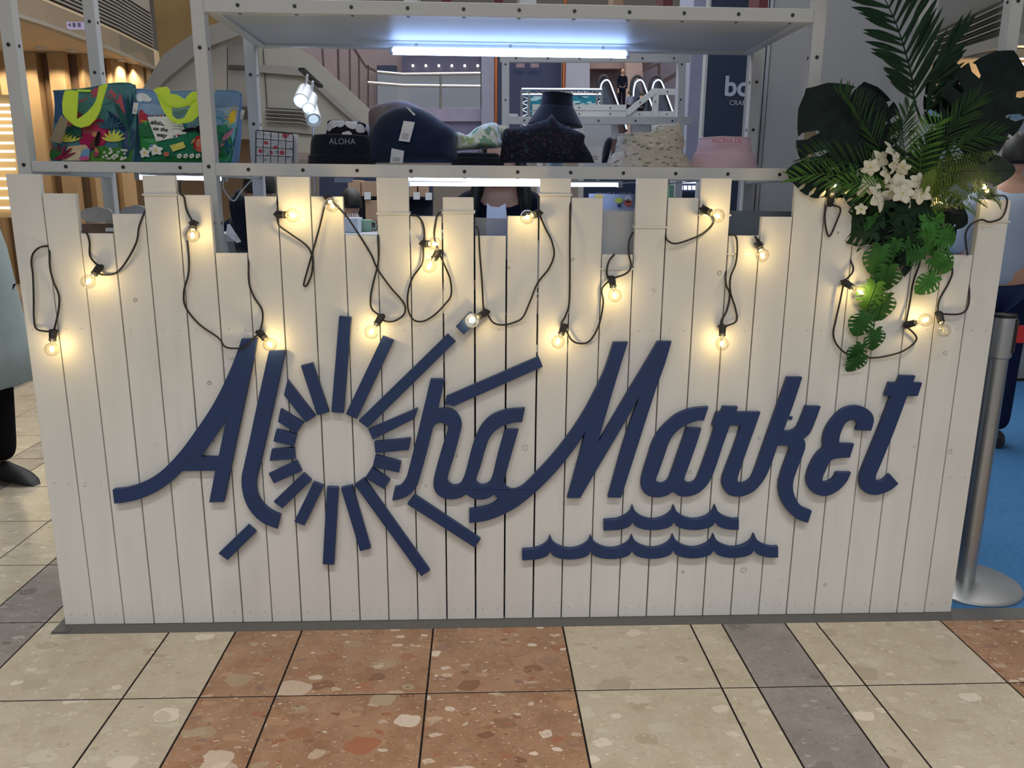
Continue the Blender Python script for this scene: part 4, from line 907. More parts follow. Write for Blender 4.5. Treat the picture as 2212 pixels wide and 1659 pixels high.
# fine small fronds
for pts, L, Rr, m in (
    ([(1945,400,0),(1905,330,0),(1860,260,-.02),(1812,205,-.03)], (22,.1,1,-70,-25,60,45), (22,.1,1,15,5,85,55), G_MID),
    ([(1935,405,0),(1880,370,-.02),(1815,345,-.03),(1745,340,-.03)], (20,.1,1,-15,-50,80,60), (18,.1,1,-120,-100,60,45), G_MID),
    ([(1915,420,0),(1850,392,-.02),(1780,375,-.03),(1715,385,-.03)], (18,.1,1,-20,-60,60,50), (18,.1,1,-130,-105,60,40), G_LITE),
    ([(1985,400,0),(2020,330,-.02),(2060,270,-.03),(2110,215,-.03)], (24,.1,1,-20,10,80,55), (24,.1,1,75,55,90,60), G_MID),
    ([(1990,390,0),(2050,335,-.03),(2100,300,-.04),(2150,292,-.04)], (20,.1,1,10,50,75,50), (20,.1,1,110,95,60,45), G_MID),
    ([(1960,390,0),(1955,330,-.03),(1950,280,-.03),(1965,235,-.03)], (18,.1,1,-55,-25,60,45), (18,.1,1,50,25,60,45), G_MID),
    ([(1985,395,0),(1990,335,-.04),(2005,285,-.05),(2035,262,-.06)], (16,.1,1,-60,-20,60,40), (16,.1,1,70,60,60,40), G_LITE),
    ([(1930,420,0),(1900,405,-.03),(1860,395,-.04),(1805,398,-.05)], (12,.2,1,-30,-60,50,40), (14,.1,1,-140,-110,55,35), G_LITE)):
    frond(pts, -.02, m, L, Rr, .0013, .0052, False, droop=.12)
for pts in ([(1990,420,0),(2040,385,-.04),(2100,375,-.05),(2158,388,-.05)], [(1990,430,0),(2040,405,-.05),(2100,405,-.06),(2145,425,-.06),(2160,448,-.06)], [(2000,440,0),(2040,430,-.04),(2080,440,-.05),(2105,462,-.05)], [(1990,410,0),(2040,360,-.03),(2100,345,-.03),(2150,330,-.03)], [(2005,425,0),(2050,412,-.05),(2095,420,-.05),(2130,445,-.05)]):
    frond(pts, -.03, G_FERN, (46,.12,1,-5,25,30,9), (46,.12,1,165,140,30,9), .0009, .0026, False, droop=.0)
# large split leaves
for i, a in enumerate(((1868,350,-.012,200,-42,G_DARK,6,0,4,1.05),(1885,330,.03,150,-8,G_DARK,0,0,4,.9),(1808,392,-.02,108,-78,G_DARK,0,0,4,.8),(2078,300,-.01,212,28,G_DARK,3,-10,4,.85),(2060,300,.06,180,-8,G_DARK,0,10,5,.75),
                       (2090,330,.02,110,65,G_BACK,0,10,3,.75),(2060,372,.02,140,88,G_BACK,8,0,3,.6),(1800,420,.02,85,-75,G_DEEP,0,0,3,.6),(2120,320,.03,150,28,G_BACK,10,40,3,.6),(1830,445,.06,100,-100,G_DARK,0,0,3,.7),(2030,455,.045,80,110,G_DARK,0,0,4,.8),(2020,470,.045,75,130,G_DARK,0,0,4,.8))):
    px, py, Y, l, an, m, ti, ro, lo, wi = a; monstera(px, py, Y, l, an, m, ti, ro, lo, wi, .22, .5, seed=i+1)
# dark filling behind the flowers
for i, (px, py, l, an) in enumerate(((1960,440,60,-30),(1985,430,60,20),(1930,450,60,-70),(1960,480,70,-100),(1950,490,70,180),(1990,500,70,160),(1920,480,65,-140),(1995,470,60,90),(1900,470,60,-100),(1960,450,60,60),(1940,500,65,-150),(1975,520,55,200),(1890,430,70,-60),(1945,400,70,0),(1975,380,80,30),(1915,380,80,-40),(1940,470,80,-170),(1905,500,60,170),(1890,490,60,-120),(2000,400,90,40),(1900,440,80,-160),(2010,450,70,100),(1880,460,62,-110),(1870,480,60,-60),(1890,500,58,-90),(1905,460,64,-40),(1925,440,60,0),(1945,440,58,25),(1965,450,60,80),(1985,455,62,120),(1915,480,60,170),(1935,495,62,200),(1955,505,60,160),(1980,490,62,140),(1865,455,55,-140),(1900,450,60,-20),(1940,460,64,90),(1970,475,60,30),(1990,480,58,100),(1880,520,52,180),(1930,520,56,190),(1960,525,54,170))):
    monstera(px, py, .0+.012*(i % 4)-.035, l*1.35, an, (G_DEEP, G_DARK, G_DEEP, G_MID)[i % 4], R.uniform(-35, 10), R.uniform(-30, 30), 5, .85, .2, .6, name='small_leaf', seed=40+i)
# hanging vines
Q3 = lambda x, y: (1640+x/3.19, 300+y/3.19)
for path in ([(870,660),(850,700),(830,740),(790,900),(760,980),(740,1160),(735,1210),(680,1350),(670,1420)], [(900,640),(870,760),(860,900),(820,1000),(800,1100),(780,1250),(760,1350)], [(1150,600),(1160,720),(1190,800),(1220,900),(1190,960)], [(1140,620),(1150,740),(1100,790),(1060,820)], [(1120,600),(1180,610),(1260,650),(1290,690)]):
    b = MB(); b.tube(catmull([at(*Q3(x, y), -.02) for x, y in path], 5), .0011, 5); b.build('vine_stem', G_LITE, arr, smooth=True)
for i, (x, y, l, an, m) in enumerate(((840,745,165,185,G_VINE),(890,885,165,172,G_VINE),(800,1000,165,188,G_LITE),(860,1090,170,175,G_VINE),(735,1215,140,195,G_VINE),(800,1320,130,170,G_VINE),(700,1420,120,195,G_VINE),(705,1500,125,200,G_VINE),
      (1130,570,150,75,G_VINE2),(1130,650,160,135,G_VINE2),(1230,680,165,95,G_VINE2),(1120,790,125,-105,G_VINE),(1200,820,150,120,G_VINE2),(1210,950,130,-140,G_VINE2),(1160,600,150,170,G_VINE2),(780,540,120,150,G_VINE),(1210,560,100,40,G_VINE2),(950,700,110,185,G_VINE),(1050,690,120,180,G_VINE))):
    monstera(*Q3(x, y), -.035-.004*(i % 3), l*1.25/3.19, an, m, -12+R.uniform(-12, 8), R.uniform(-18, 18), 5, .98, .16, .48, name='vine_leaf', seed=80+i)
# white flowers with five petals each
PET = mat('white_petal', 'ded9c4', .5, vary=.06, scale=40, bump=.1, bscale=150, spec=.3); YEL = mat('yellow_throat', 'c8c25a', .6)
def petal_mesh():
    b = MB(); vs = []; n = 7; m_ = 4
    for i in range(n+1):
        s = i/n; w = .40*math.sin(PI*min(1, s*.9+.06))**.7*(1-.12*s)
        for j in range(m_+1):
            t = j/m_*2-1; vs.append((t*w, s, .35*s**.8*(1-s*.75)-.02+.22*(t*t)*w+(-.10*s*s)))
    fs = [(i*(m_+1)+j, i*(m_+1)+j+1, (i+1)*(m_+1)+j+1, (i+1)*(m_+1)+j) for i in range(n) for j in range(m_)]
    b.add(vs, fs); return b
pm = None
for i, (px, py, s) in enumerate(((1924,328,26),(1898,345,22),(1932,352,26),(1880,362,20),(1852,395,32),(1912,378,22),(1893,428,32),(1938,405,34),(1878,400,24),(1950,418,24),(1920,418,22),(1982,392,20),(1990,420,22),(2008,410,16),(2018,432,16),(1860,452,14),(1968,436,16),(1950,362,18))):
    Y = -.055+.012*((i*5) % 3); o = at(px, py, Y); k = mpp(o); c = MB(); c.lathe([(.0001,-.001),(.003,0),(.002,.004),(.0001,.005)], 8, Matrix.Translation(o) @ Matrix.Rotation(PI/2, 4, 'X'))
    fl = c.build('flower', YEL, arr, smooth=True)
    tl = Matrix.Rotation(R.uniform(-.75, .75), 4, 'X') @ Matrix.Rotation(R.uniform(-.75, .75), 4, 'Z'); ph = R.uniform(0, 6)
    for q in range(5):
        if pm is None: pm = petal_mesh().build('petal', PET, None, smooth=True, solid=.04); pt = pm
        else: pt = pm.copy(); COL.objects.link(pt)
        pt.parent = fl; L = s*k*1.0
        pt.matrix_basis = Matrix.Translation(o) @ tl @ Matrix.Rotation(PI/2, 4, 'X') @ Matrix.Rotation(ph+q*2*PI/5, 4, 'Z') @ Matrix.Scale(L, 4)
monstera(1998, 395, -.06, 45, 120, G_FERN, 0, 0, 3, .9, .1, .2, name='small_leaf'); monstera(2000, 400, -.06, 38, 30, G_FERN, 0, 0, 3, .9, .1, .2, name='small_leaf')
b = MB(); b.box(2.47, 2.53, .022, .07, 1.14, 1.20); b.build('foam_base', G_DARK, arr)
# ---------------------------------------------------------------- booth boards right behind the fence
BRD = mat('white_laminate', 'b4b5b6', .4, vary=.03); SLATE = mat('slate_board', '65707a', .6, vary=.05)
b = MB(); slab(b, [(1290,456),(1446,458),(1446,620),(1290,620)], .052, .012); tag(b.build('counter_board', BRD), 'white board standing behind the lowest plank of the fence, right of middle', 'board')
b = MB(); slab(b, [(1026,470),(1100,472),(1100,560),(1026,560)], .052, .004); tag(b.build('acrylic_screen', gmat('frosted_acrylic', 'a9b4c6', .30, .4)), 'pale translucent sheet behind the planks below the woman', 'screen')
b = MB(); slab(b, [(1572,455),(1722,457),(1722,600),(1572,600)], .13, .012); tag(b.build('slate_board', SLATE), 'slate grey board behind the fence below the grey wall panel', 'board')
b = MB(); b.box(.02, 2.78, .125, .128, .02, .80); tag(b.build('gap_shade_sheet', mat('gap_shade_black', '0d0d0f', .95, spec=.05)), 'added black sheet behind the planks that darkens the gaps', 'shade sheet')  # black sheet added for the shade seen through the plank gaps
GREY = mat('grey_wall_panel', 'b4b7bb', .55, vary=.03, scale=2)
gw = thing('wall_right', None, None, kind='structure')
b = MB(); x0 = at(1650,300,.74).x; x1 = at(1994,300,.74).x; b.cbox(x0, x1, .74, .79, 0, 3.2, .003); b.build('panel', GREY, gw)
AL = mat('aluminium', 'a9adb4', .35, metal=.5)
for k in range(4):
    b = MB(); xx = x0-.016-.018*k; b.cbox(xx, xx+.013, .735-.004*k, .78, 0, 3.2, .001); b.build('trim', AL, gw)
# navy shop board
NB = mat('navy_board', '1d2f4a', .5, vary=.04, scale=3)
sb = thing('shop_board', 'navy shop board with large white letters behind the rack', 'sign', at(1565, 500, 1.5))
b = MB(); x0 = at(1519,300,1.5).x; x1 = at(1660,300,1.5).x; b.cbox(x0, x1, 1.5, 1.53, .005, 2.9, .002); b.build('board', NB, sb)
b = MB(); b.cbox(x0-.012, x0-.001, 1.495, 1.54, .005, 2.9, .001); b.build('frame', WM, sb)
WT = mat('white_letter', 'c3c9d6', .5)
p = at(1563, 206, 1.495); text('lettering', 'bo', p, .118, WT, sb, off=.003)
p = at(1575, 227, 1.495); text('lettering', 'CRAFT', p, .030, WT, sb)
LAV = mat('hazed_lavender_panel', 'a4a7bd', .6, vary=.04)  # lavender tint takes in the blue haze over the background
b = MB(); x0 = at(1482,300,2.1).x; x1 = at(1518,300,2.1).x; b.cbox(x0, x1, 2.1, 2.4, 0, 3.4, .004); tag(b.build('pillar_panel', LAV), 'pale lavender panel left of the navy shop board', 'panel')
sb = thing('shop_board', 'low navy board lettered CRAFT & LOCAL seen under the tube lights', 'sign', at(1330, 470, 2.6))
b = MB(); x0 = at(1262,400,2.6).x; x1 = at(1404,400,2.6).x; b.cbox(x0, x1, 2.6, 2.63, .005, at(1300,372,2.6).z, .002); b.build('board', NB, sb)
p = at(1287, 423, 2.595); text('lettering', 'CRAFT & LOCAL', p, .030, mat('grey_letter', '8c97ab', .5), sb)
p = at(1290, 401, 2.595); text('lettering', 'boxt', p, .095, WT, sb, off=.002) if 0 else None
st = thing('sticker_stand', 'clear stand of bird stickers behind the lowest plank', 'display stand', at(1345, 455, .5))
b = MB(); slab(b, [(1272,418),(1370,420),(1370,452),(1272,450)], .5, .004); b.build('card', mat('card_blue', 'a3abc2', .5), st)
b = MB(); slab(b, [(1270,450),(1372,452),(1372,459),(1270,457)], .48, .05); b.build('shelf', BRD, st)
for nm, col, pts in (('sticker','c9cf62',ell(1337,433,9,6)),('sticker','d9dad8',ell(1357,430,8,8)),('sticker','cf6a5a',ell(1357,438,9,8)),('sticker','44506a',ell(1338,444,4,4)),('sticker','c9b05a',ell(1294,424,10,4)),('sticker','8fa8c4',ell(1288,433,5,5))):
    b = MB(); slab(b, pts, .495, .001); b.build(nm, mat('print_'+col, col, .85, vary=.12, scale=40, spec=.1), st)

# ---------------------------------------------------------------- second white rack behind the hats
def barset(name, label, bars, Y, w, m=WM, d=.03, cat='rack', holes=True):
    t = thing(name, label, cat, Vector((at(*bars[0][0], Y).x, Y, 0)))
    for bi, (a, e) in enumerate(bars):
        b = MB(); b.bar(at(*a, Y+.0022*bi), at(*e, Y+.0022*bi), w, d, up=(0, 1, 0)); o = b.build('bar', m, t)
        if holes:
            h = MB(); A, E = at(*a, Y-d/2-.0008), at(*e, Y-d/2-.0008); L = (E-A).length; n = int(L/.155)
            for k in range(1, n+1): h.lathe([(.005,0),(.005,.001)], 8, Matrix.Translation(A.lerp(E, (k-.5)/max(1, n))) @ Matrix.Rotation(PI/2, 4, 'X'))
            if n: tag(h.build('bolt_holes', HOLE, o), kind='stuff')
    return t
barset('display_rack', 'empty white frame standing behind the hats', [((1092,100),(1092,1005)),((1474,100),(1447,1000)),((1080,126),(1490,126)),((1092,260),(1492,261))], 1.9, .036)
barset('display_rack', 'farther white frame with a slanted arm in front of the escalators', [((1150,232),(1352,233)),((1150,246),(1352,246)),((1352,246),(1414,196)),((1417,192),(1386,900)),((1165,226),(1168,905)),((1412,198),(1472,199)),((1352,247),(1470,247)),((1440,262),(1512,240))], 3.1, .036)
b = MB(); slab(b, [(1262,262),(1320,264),(1320,940),(1262,940)], 2.75, .3); tag(b.build('white_box', BRD), 'tall white box standing far behind the beige hat', 'box')
b = MB(); slab(b, [(1100,245),(1119,246),(1118,256),(1100,256)], 1.9, .002); tag(b.build('price_card', TAGW), 'small white card on the empty frame beside the dark hat', 'card')
# spotlights on a slim chrome stand
CHR = mat('chrome', 'c3c7cc', .18, metal=.95); SPG = emat('spot_lens', 'dff2ff', 16); SPG2 = emat('dim_lens', 'b9ccdf', 1.2)
SY = 1.75
t = thing('spotlight_stand', 'chrome stand with three white spotlights on a short track', 'spotlight', at(676, 560, SY))
b = MB(); b.tube([at(668,200,SY), at(676,270,SY), Vector((at(680,620,SY).x, SY, .012))], .006, 8); b.build('pole', CHR, t, smooth=True)
b = MB(); b.bar(at(651,149,SY-.02), at(692,187,SY+.25), .03, .012); b.build('track', BLK, t)
b = MB(); b.lathe([(.0001,.0045),(.13,.0045),(.13,.010),(.0001,.014)], 24, Matrix.Translation((at(680,620,SY).x, SY, 0))); b.build('base', CHR, t)
for (a, e, r, em) in (((660,196),(650,218),.036,SPG),((672,210),(667,235),.030,SPG),((668,225),(678,260),.036,SPG2)):
    A, E_ = at(*a, SY+.02), at(*e, SY-.08); d = (E_-A).normalized(); M = Matrix.Translation(A) @ d.to_track_quat('Z', 'Y').to_matrix().to_4x4(); L = (E_-A).length
    b = MB(); b.lathe([(.0001,-.02),(r*.6,-.018),(r,0),(r,L),(r*.9,L),(r*.85,L-.01)], 20, M); h = b.build('lamp_housing', WHP, t, smooth='auto')
    b = MB(); b.lathe([(.0001,L-.008),(r*.62,L-.008),(r*.62,L-.012)], 18, M); b.build('lens', em, h)
    b = MB(); b.tube([A, at(a[0]+4, a[1]-35, SY)], .006, 6); b.build('bracket', WHP, h)
# trussed banner
TEAL = patt('palm_print_banner', '2f7f92', ('b4d3d6', '1d5c74', '9cc7cc'), 7, .34, stretch=(1, 1, 3.5))
t = thing('truss_banner', 'teal palm leaf banner inside a silver lattice truss', 'banner', at(1210, 300, 4.2))
b = MB(); slab(b, [(1139,205),(1287,205),(1287,258),(1136,300)], 4.2, .01); b.build('banner', TEAL, t)
b = MB()
for x in (1127, 1143, 1290, 1300): q = at(x,193,4.1); b.tube([q, Vector((q.x, q.y, .004))], .011, 6)
for x0, x1 in ((1127,1143),(1290,1300)):
    for k in range(7): b.tube([at(x0,193+15*k,4.1), at(x1,200+15*k,4.1), at(x0,208+15*k,4.1)], .006, 5)
b.tube([at(1127,193,4.1), at(1300,194,4.1)], .011, 6); b.tube([at(1127,205,4.1), at(1300,205,4.1)], .011, 6)
for k in range(12): b.tube([at(1130+14*k,194,4.1), at(1137+14*k,204,4.1), at(1144+14*k,194,4.1)], .006, 5)
b.build('truss', CHR, t)

# ---------------------------------------------------------------- mall beyond
CON = mat('pale_concrete', '98948b', .45, vary=.06, scale=1.5); CON2 = mat('grey_concrete', '85837f', .5, vary=.06, scale=1.5); DKL = mat('dark_groove', '3f3c38', .7)
CREAM = mat('cream_soffit', 'd3bfa2', .6, vary=.03, scale=1); BRN = mat('brown_panel', '6f5740', .45, vary=.18, scale=1.6, stretch=(1,1,.3)); LBR = mat('light_brown_panel', 'b79a75', .4, vary=.15, scale=1.6, stretch=(1,1,.3))
GOLD = mat('brass_panel', 'a58a5c', .25, metal=.6, vary=.25, scale=1.1)
wl = thing('wall_left', None, None, kind='structure')
zt = 3.15
def ceil_y(x): return 113 if x < 150 else 113+(x-150)**1.15*.088   # image row where the panelled wall meets the soffit
def wp(x): return atz(x, ceil_y(x), zt)
b = MB(); xs = [-260, -120, 0, 100, 170, 230, 280, 320, 350]; vs = []
for x in xs: q = wp(x); vs += [(q.x, q.y+.06, 0), (q.x, q.y+.06, zt)]
b.add(vs, [(2*i, 2*i+2, 2*i+3, 2*i+1) for i in range(len(xs)-1)]); b.build('backing', BRN, wl)
for x0_, x1_ in ((-120,-95),(-62,-36),(-2,24),(53,81),(106,140),(170,197),(231,261),(278,301),(308,318)):
    A, E_ = wp(x0_), wp(x1_); b = MB(); b.bar((A+E_)/2-Vector((0, .0, zt)), (A+E_)/2-Vector((0, 0, .004)), (E_-A).length, .12, up=((E_-A).normalized().cross(Vector((0, 0, 1)))))
    b.build('panel', LBR, wl)
ORD = 'first second third fourth fifth sixth seventh eighth'.split()
for k, x in enumerate((-30,10,64,120,184,245,287,310)):
    q = wp(x); c = q-Vector((0, .38, .018)); c.z = zt-.018
    t = thing('downlight', 'warm downlight above the brown panelled wall, '+ORD[k]+' from the left', 'downlight', c, 'downlights over the panelled wall')
    b = MB(); b.lathe([(.05,0),(.062,0),(.062,.016),(.05,.016)], 16, Matrix.Translation(c)); b.build('ring', WHP, t)
    b = MB(); b.lathe([(.0001,.004),(.048,.004)], 16, Matrix.Translation(c)); b.build('lens', emat('warm_lens', 'ffe2b0', 22), t)
    l = bpy.data.lights.new('downlight_beam', 'SPOT'); l.energy = 30; l.color = (1, .82, .56); l.spot_size = 1.5; l.spot_blend = .6; l.shadow_soft_size = .04
    lo = bpy.data.objects.new('downlight_beam', l); COL.objects.link(lo); lo.location = c-Vector((0, .0, .03)); lo.rotation_euler = (.30, 0, 0)
edge = [(-300,-90),(18,22),(100,48),(180,78),(260,110),(335,144)]
so = [atz(x, y, zt) for x, y in edge]
b = MB(); back = [wp(x)+Vector((0, .1, 0)) for x in (350, 320, 280, 230, 170, 100, 0, -260)]; b.prism(so+back, (0, 0, .25)); c1 = b.build('ceiling', CREAM); c1['kind'] = 'structure'
def ribbon(name, pts, z0, z1, m, parent, off=0, th=.15):
    b = MB(); n = len(pts); vs = []
    for p in pts: a_ = off*.7; c_ = (off-th)*.7; vs += [(p.x+a_, p.y-a_, z0), (p.x+a_, p.y-a_, z1), (p.x+c_, p.y-c_, z1), (p.x+c_, p.y-c_, z0)]
    fs = [(4*i+j, 4*i+4+j, 4*i+4+(j+1) % 4, 4*i+(j+1) % 4) for i in range(n-1) for j in range(4)]; b.add(vs, fs); return b.build(name, m, parent)
bal = thing('wall_balcony', None, None, kind='structure')
ribbon('fascia', so, zt-.04, zt+.22, CON, bal); ribbon('dark_trim', so, zt+.22, zt+.25, DKL, bal, -.02)
for k in range(10): ribbon('louver', so, zt+.27+.046*k, zt+.27+.046*k+.024, CON2, bal, .03)
ribbon('louver_backing', so, zt+.24, zt+.76, DKL, bal, -.05); ribbon('upper_wall', so, zt+.75, zt+3.5, CON, bal)
em = [atz(x, y, zt+.001) for x, y in ((262,111),(334,142))]
t = thing('exit_sign', 'small lit lavender direction sign hanging under the balcony', 'sign', at(170, 60, 6.5)); p0, p1 = at(143,47,6.5), at(182,62,6.5)
b = MB(); b.box(p0.x, p1.x, 6.5, 6.55, p1.z, p0.z); b.build('sign_panel', emat('sign_lavender', 'a99fc0', .8), t)
b = MB()
for k in range(2): 
    q = at(160+11*k, 54, 6.495); b.box(q.x-.015, q.x+.015, 6.493, 6.499, q.z-.02, q.z+.02)
q = at(150,54,6.495); b.add([(q.x-.02,6.494,q.z),(q.x+.015,6.494,q.z-.02),(q.x+.015,6.494,q.z+.02)], [(0,1,2)]); b.build('symbols', mat('grey_symbol', '777088', .6), t)
# lit slatted display at the far left
t = thing('lit_slats', 'tan display wall with glowing horizontal slats at the left edge', 'display wall', at(-60, 560, 5.4))
b = MB(); slab(b, [(-200,200),(26,205),(48,470),(-200,470)], 5.4, .08); b.build('wall_board', LBR, t)
for y in (226,241,256,271,286,308,326,345,364,385,406,427,448):
    b = MB(); A, E_ = at(-190, y, 5.36), at(22+(y-226)*.08, y+1, 5.36); b.bar(A, E_, .02, .02); b.build('light_slat', emat('warm_slat', 'fff0c0', 3.2), t)
def wallset(parts, Y, st):
    for nm, m, pts, dy in parts:
        b = MB(); slab(b, pts, Y+dy, .12); b.build(nm, m, st)
wm = thing('wall_middle', None, None, kind='structure')
BRASSY = [('brass_panel',GOLD,[(328,-30),(470,-30),(470,120),(345,130)],1.2),
 ('stair_side',CON2,[(300,205),(352,118),(432,62),(560,20),(560,60),(440,104),(360,170),(318,215)],.2),
 ('wall_panel',CON,[(300,215),(360,165),(432,104),(490,98),(490,300),(300,300)],.3),('wall_panel',CON2,[(492,98),(560,100),(560,300),(492,300)],.3),
 ('vent_slot',DKL,[(493,140),(545,142),(545,150),(493,149)],.27),('vent_slot',DKL,[(518,230),(560,232),(560,257),(524,255)],.27),
 ('lower_wall',BRN,[(300,296),(560,296),(560,620),(300,620)],.6)]
wallset(BRASSY, 7.0, wm)
CB = [('concrete_band',CON,[(560,105),(640,103),(672,120),(705,150),(760,200),(800,238),(800,330),(560,330)],0),('dark_band',CON2,[(560,140),(630,143),(665,152),(700,190),(745,232),(800,282),(800,292),(735,238),(690,196),(655,164),(560,156)],-.06),  # includes a darker concrete band along the curve
 ('wall_seam',DKL,[(567,105),(568,105),(577,230),(576,230)],-.02),('wall_seam',DKL,[(560,280),(700,292),(700,294),(560,282)],-.03)]
wallset(CB, 6.4, wm)
for k in range(8):
    y = 232+4*k; b = MB(); slab(b, [(573,y),(650,y+4),(668,y+10),(668,y+12),(650,y+6),(573,y+2)], 6.33, .04); b.build('louver', CON2 if k % 2 else DKL, wm)
GLA = gmat('railing_glass', 'c9d4e0', .10, .05)
BK = [('wall_panel',mat('mauve_wall','8b7d84',.5,vary=.05),[(640,90),(1046,90),(1046,345),(640,345)],.4),('door',mat('door_navy','1c2a4c',.4),[(814,141),(856,141),(856,232),(814,232)],.2),  # blue lens haze is mixed into these far shop colours
 ('screen',mat('screen_plum','474663',.4),[(868,100),(1040,100),(1040,158),(868,156)],.2),('shop_window',mat('window_navy','27325c',.25),[(886,174),(1038,174),(1038,232),(886,232)],.2),
 ('fascia',mat('hazed_white_fascia','9895b3',.5),[(868,232),(1040,232),(1040,262),(868,262)],.15),('lower_wall',mat('slate_wall','74739a',.5),[(868,262),(1040,262),(1040,345),(868,345)],.2),
 ('pillar',mat('hazed_grey_pillar','8c90ab',.5),[(1040,90),(1068,90),(1068,345),(1040,345)],.0),('dark_shop',mat('navy_shop','1f2d55',.4),[(1072,90),(1212,90),(1212,345),(1072,345)],.25),
 ('pillar',LAV,[(1219,90),(1274,90),(1274,345),(1219,345)],.05),('opening',mat('dim_brown','5a4a50',.6),[(1274,90),(1352,90),(1352,345),(1274,345)],.5),('column',mat('rosy_column','b09a96',.5),[(1352,90),(1389,90),(1389,345),(1352,345)],.1),
 ('window_wall',mat('smoky_wall','6c6877',.3),[(1389,90),(1520,90),(1520,345),(1389,345)],.4),('header',mat('rosy_header','9b8381',.5),[(1274,90),(1352,90),(1352,148),(1274,148)],.3)]
wallset(BK, 10.0, wm)
for pts in ([(693,90),(696,90),(700,150),(697,150)],[(727,90),(731,90),(733,190),(729,190)],[(753,90),(756,90),(757,210),(754,210)],[(773,120),(776,120),(777,235),(774,235)],[(793,140),(796,140),(796,240),(793,240)],[(1388,130),(1393,128),(1420,130),(1390,150)],[(1422,90),(1427,90),(1427,190),(1422,190)],[(1389,150),(1422,135),(1422,140),(1389,156)],[(1425,175),(1470,150),(1470,160),(1425,186)],[(760,92),(790,140),(815,153),(815,157),(788,146),(752,92)]):
    b = MB(); slab(b, pts, 9.9, .05); b.build('mullion', mat('dark_mullion', '4a3b3d', .4), wm)
b = MB()
for pts in ([(815,155),(870,160),(1038,158)],[(795,178),(870,184),(1038,186)]): b.tube([at(x, y, 9.3) for x, y in pts], .018, 6)
b.tube([at(952,160,9.3), at(952,235,9.3)], .02, 6); rl = thing('railing', 'glass railing with chrome handrails in front of the far shop window', 'railing', at(930, 260, 9.3)); b.build('handrail', CHR, rl)
b = MB(); slab(b, [(815,157),(1038,160),(1038,235),(815,230)], 9.32, .01); b.build('glass_panel', GLA, rl)
for x in range(6):
    q = at(892+28*x, 142, 10.1); b = MB(); b.lathe([(.0001,0),(.018,0),(.018,.01)], 8, Matrix.Translation(q) @ Matrix.Rotation(PI/2, 4, 'X')); tag(b.build('downlight', emat('small_lamp', 'ffeedd', 9)), 'tiny lamp on the plum screen, '+ORD[x]+' from the left', 'lamp', 'tiny lamps on the plum screen')
COP = mat('copper', 'b56e4c', .25, metal=.8)
for x, lab in ((1071,'copper pole beside the grey pillar'),(1215,'copper pole left of the light grey pillar')):
    b = MB(); c = at(x, 300, 9.7); b.lathe([(.028,0),(.028,6.5)], 14, Matrix.Translation((c.x, c.y, 0))); tag(b.build('copper_pole', COP, smooth='auto'), lab, 'pole')
# posters with hats in the dark shop
for k, x in enumerate((1115, 1146)):
    b = MB(); slab(b, [(x,137),(x+18,137),(x+18,146),(x,146)], 9.95, .02); t = b.build('notice', mat('notice_card', '8a7483', .6)); tag(t, ('left' if k == 0 else 'right')+' small pink notice in the dark far shop', 'notice')
# escalators
HR = mat('escalator_black', '20242c', .3); STL = mat('escalator_steel', '8d95a3', .3, metal=.5)
for i, (dx, lab) in enumerate(((0,'left escalator with chrome trimmed glass side'),(72,'middle escalator behind the white frames'),(112,'right escalator half hidden by the white frames'))):
    t = thing('escalator', lab, 'escalator', at(1320+dx, 330, 8.8))
    P = [(1292+dx,262),(1291+dx,200),(1294+dx,175),(1302+dx,165),(1311+dx,168),(1320+dx,190),(1333+dx,225),(1346+dx,262),(1352+dx,285)]
    C3 = catmull([at(x, y, 8.8) for x, y in P], 6); b = MB(); b.tube(C3, .022, 7); b.build('handrail', HR, t, smooth=True)
    b = MB(); b.tube([c+Vector((.03, -.03, -.05)) for c in C3[6:-4]], .010, 5); b.build('light_strip', emat('rail_light', 'cfe0f5', 1.8), t)
    b = MB(); slab(b, [(1294+dx,255),(1293+dx,205),(1297+dx,180),(1303+dx,171),(1309+dx,174),(1318+dx,195),(1331+dx,230),(1344+dx,266)], 8.82, .02); b.build('side_panel', GLA, t)
    b = MB(); slab(b, [(1296+dx,210),(1304+dx,185),(1312+dx,200),(1330+dx,250),(1340+dx,300),(1292+dx,300)], 9.1, .1); b.build('steps', STL, t)
    if i == 1: pass
# right hand background
rw = thing('wall_back', None, None, kind='structure')
b = MB(); slab(b, [(1960,-30),(2300,-30),(2300,125),(1960,125)], 6.0, .1); b.build('wall_panel', CON2, rw)
for k in range(9):
    b = MB(); slab(b, [(1975,92+5*k),(2175,-4+8*k),(2175,-1+8*k),(1975,95+5*k)], 5.9, .08); b.build('louver', CON if k % 2 else DKL, rw)
b = MB(); slab(b, [(1975,134),(2180,72),(2300,75),(2300,100),(2190,98),(2130,110),(1975,150)], 5.88, .1); b.build('fascia', CON, rw)
b = MB(); slab(b, [(1960,125),(2300,95),(2300,240),(1960,240)], 6.6, .1); b.build('wall_panel', LBR, rw)
c = at(2208, 140, 6.1); t = thing('downlight', 'warm lamp glowing at the right edge above the black haired man', 'downlight', c); b = MB(); b.lathe([(.0001,0),(.05,0),(.06,.01)], 14, Matrix.Translation(c)); b.build('lens', emat('warm_lens', 'ffe2b0', 22), t)
l = bpy.data.lights.new('downlight_beam', 'POINT'); l.energy = 14; l.color = (1, .8, .52); lo = bpy.data.objects.new('downlight_beam', l); COL.objects.link(lo); lo.location = c+Vector((0, -.1, -.1))
b = MB(); slab(b, [(1960,235),(2320,200),(2320,305),(1960,305)], 5.0, .1); b.build('blue_band', mat('blue_band', '6f8ea8', .5), rw)
b = MB(); slab(b, [(1960,255),(2420,262),(2420,905),(1960,905)], 3.4, .1); b.build('lower_wall', mat('pale_wall', '8f979c', .6, vary=.08, scale=6), rw)
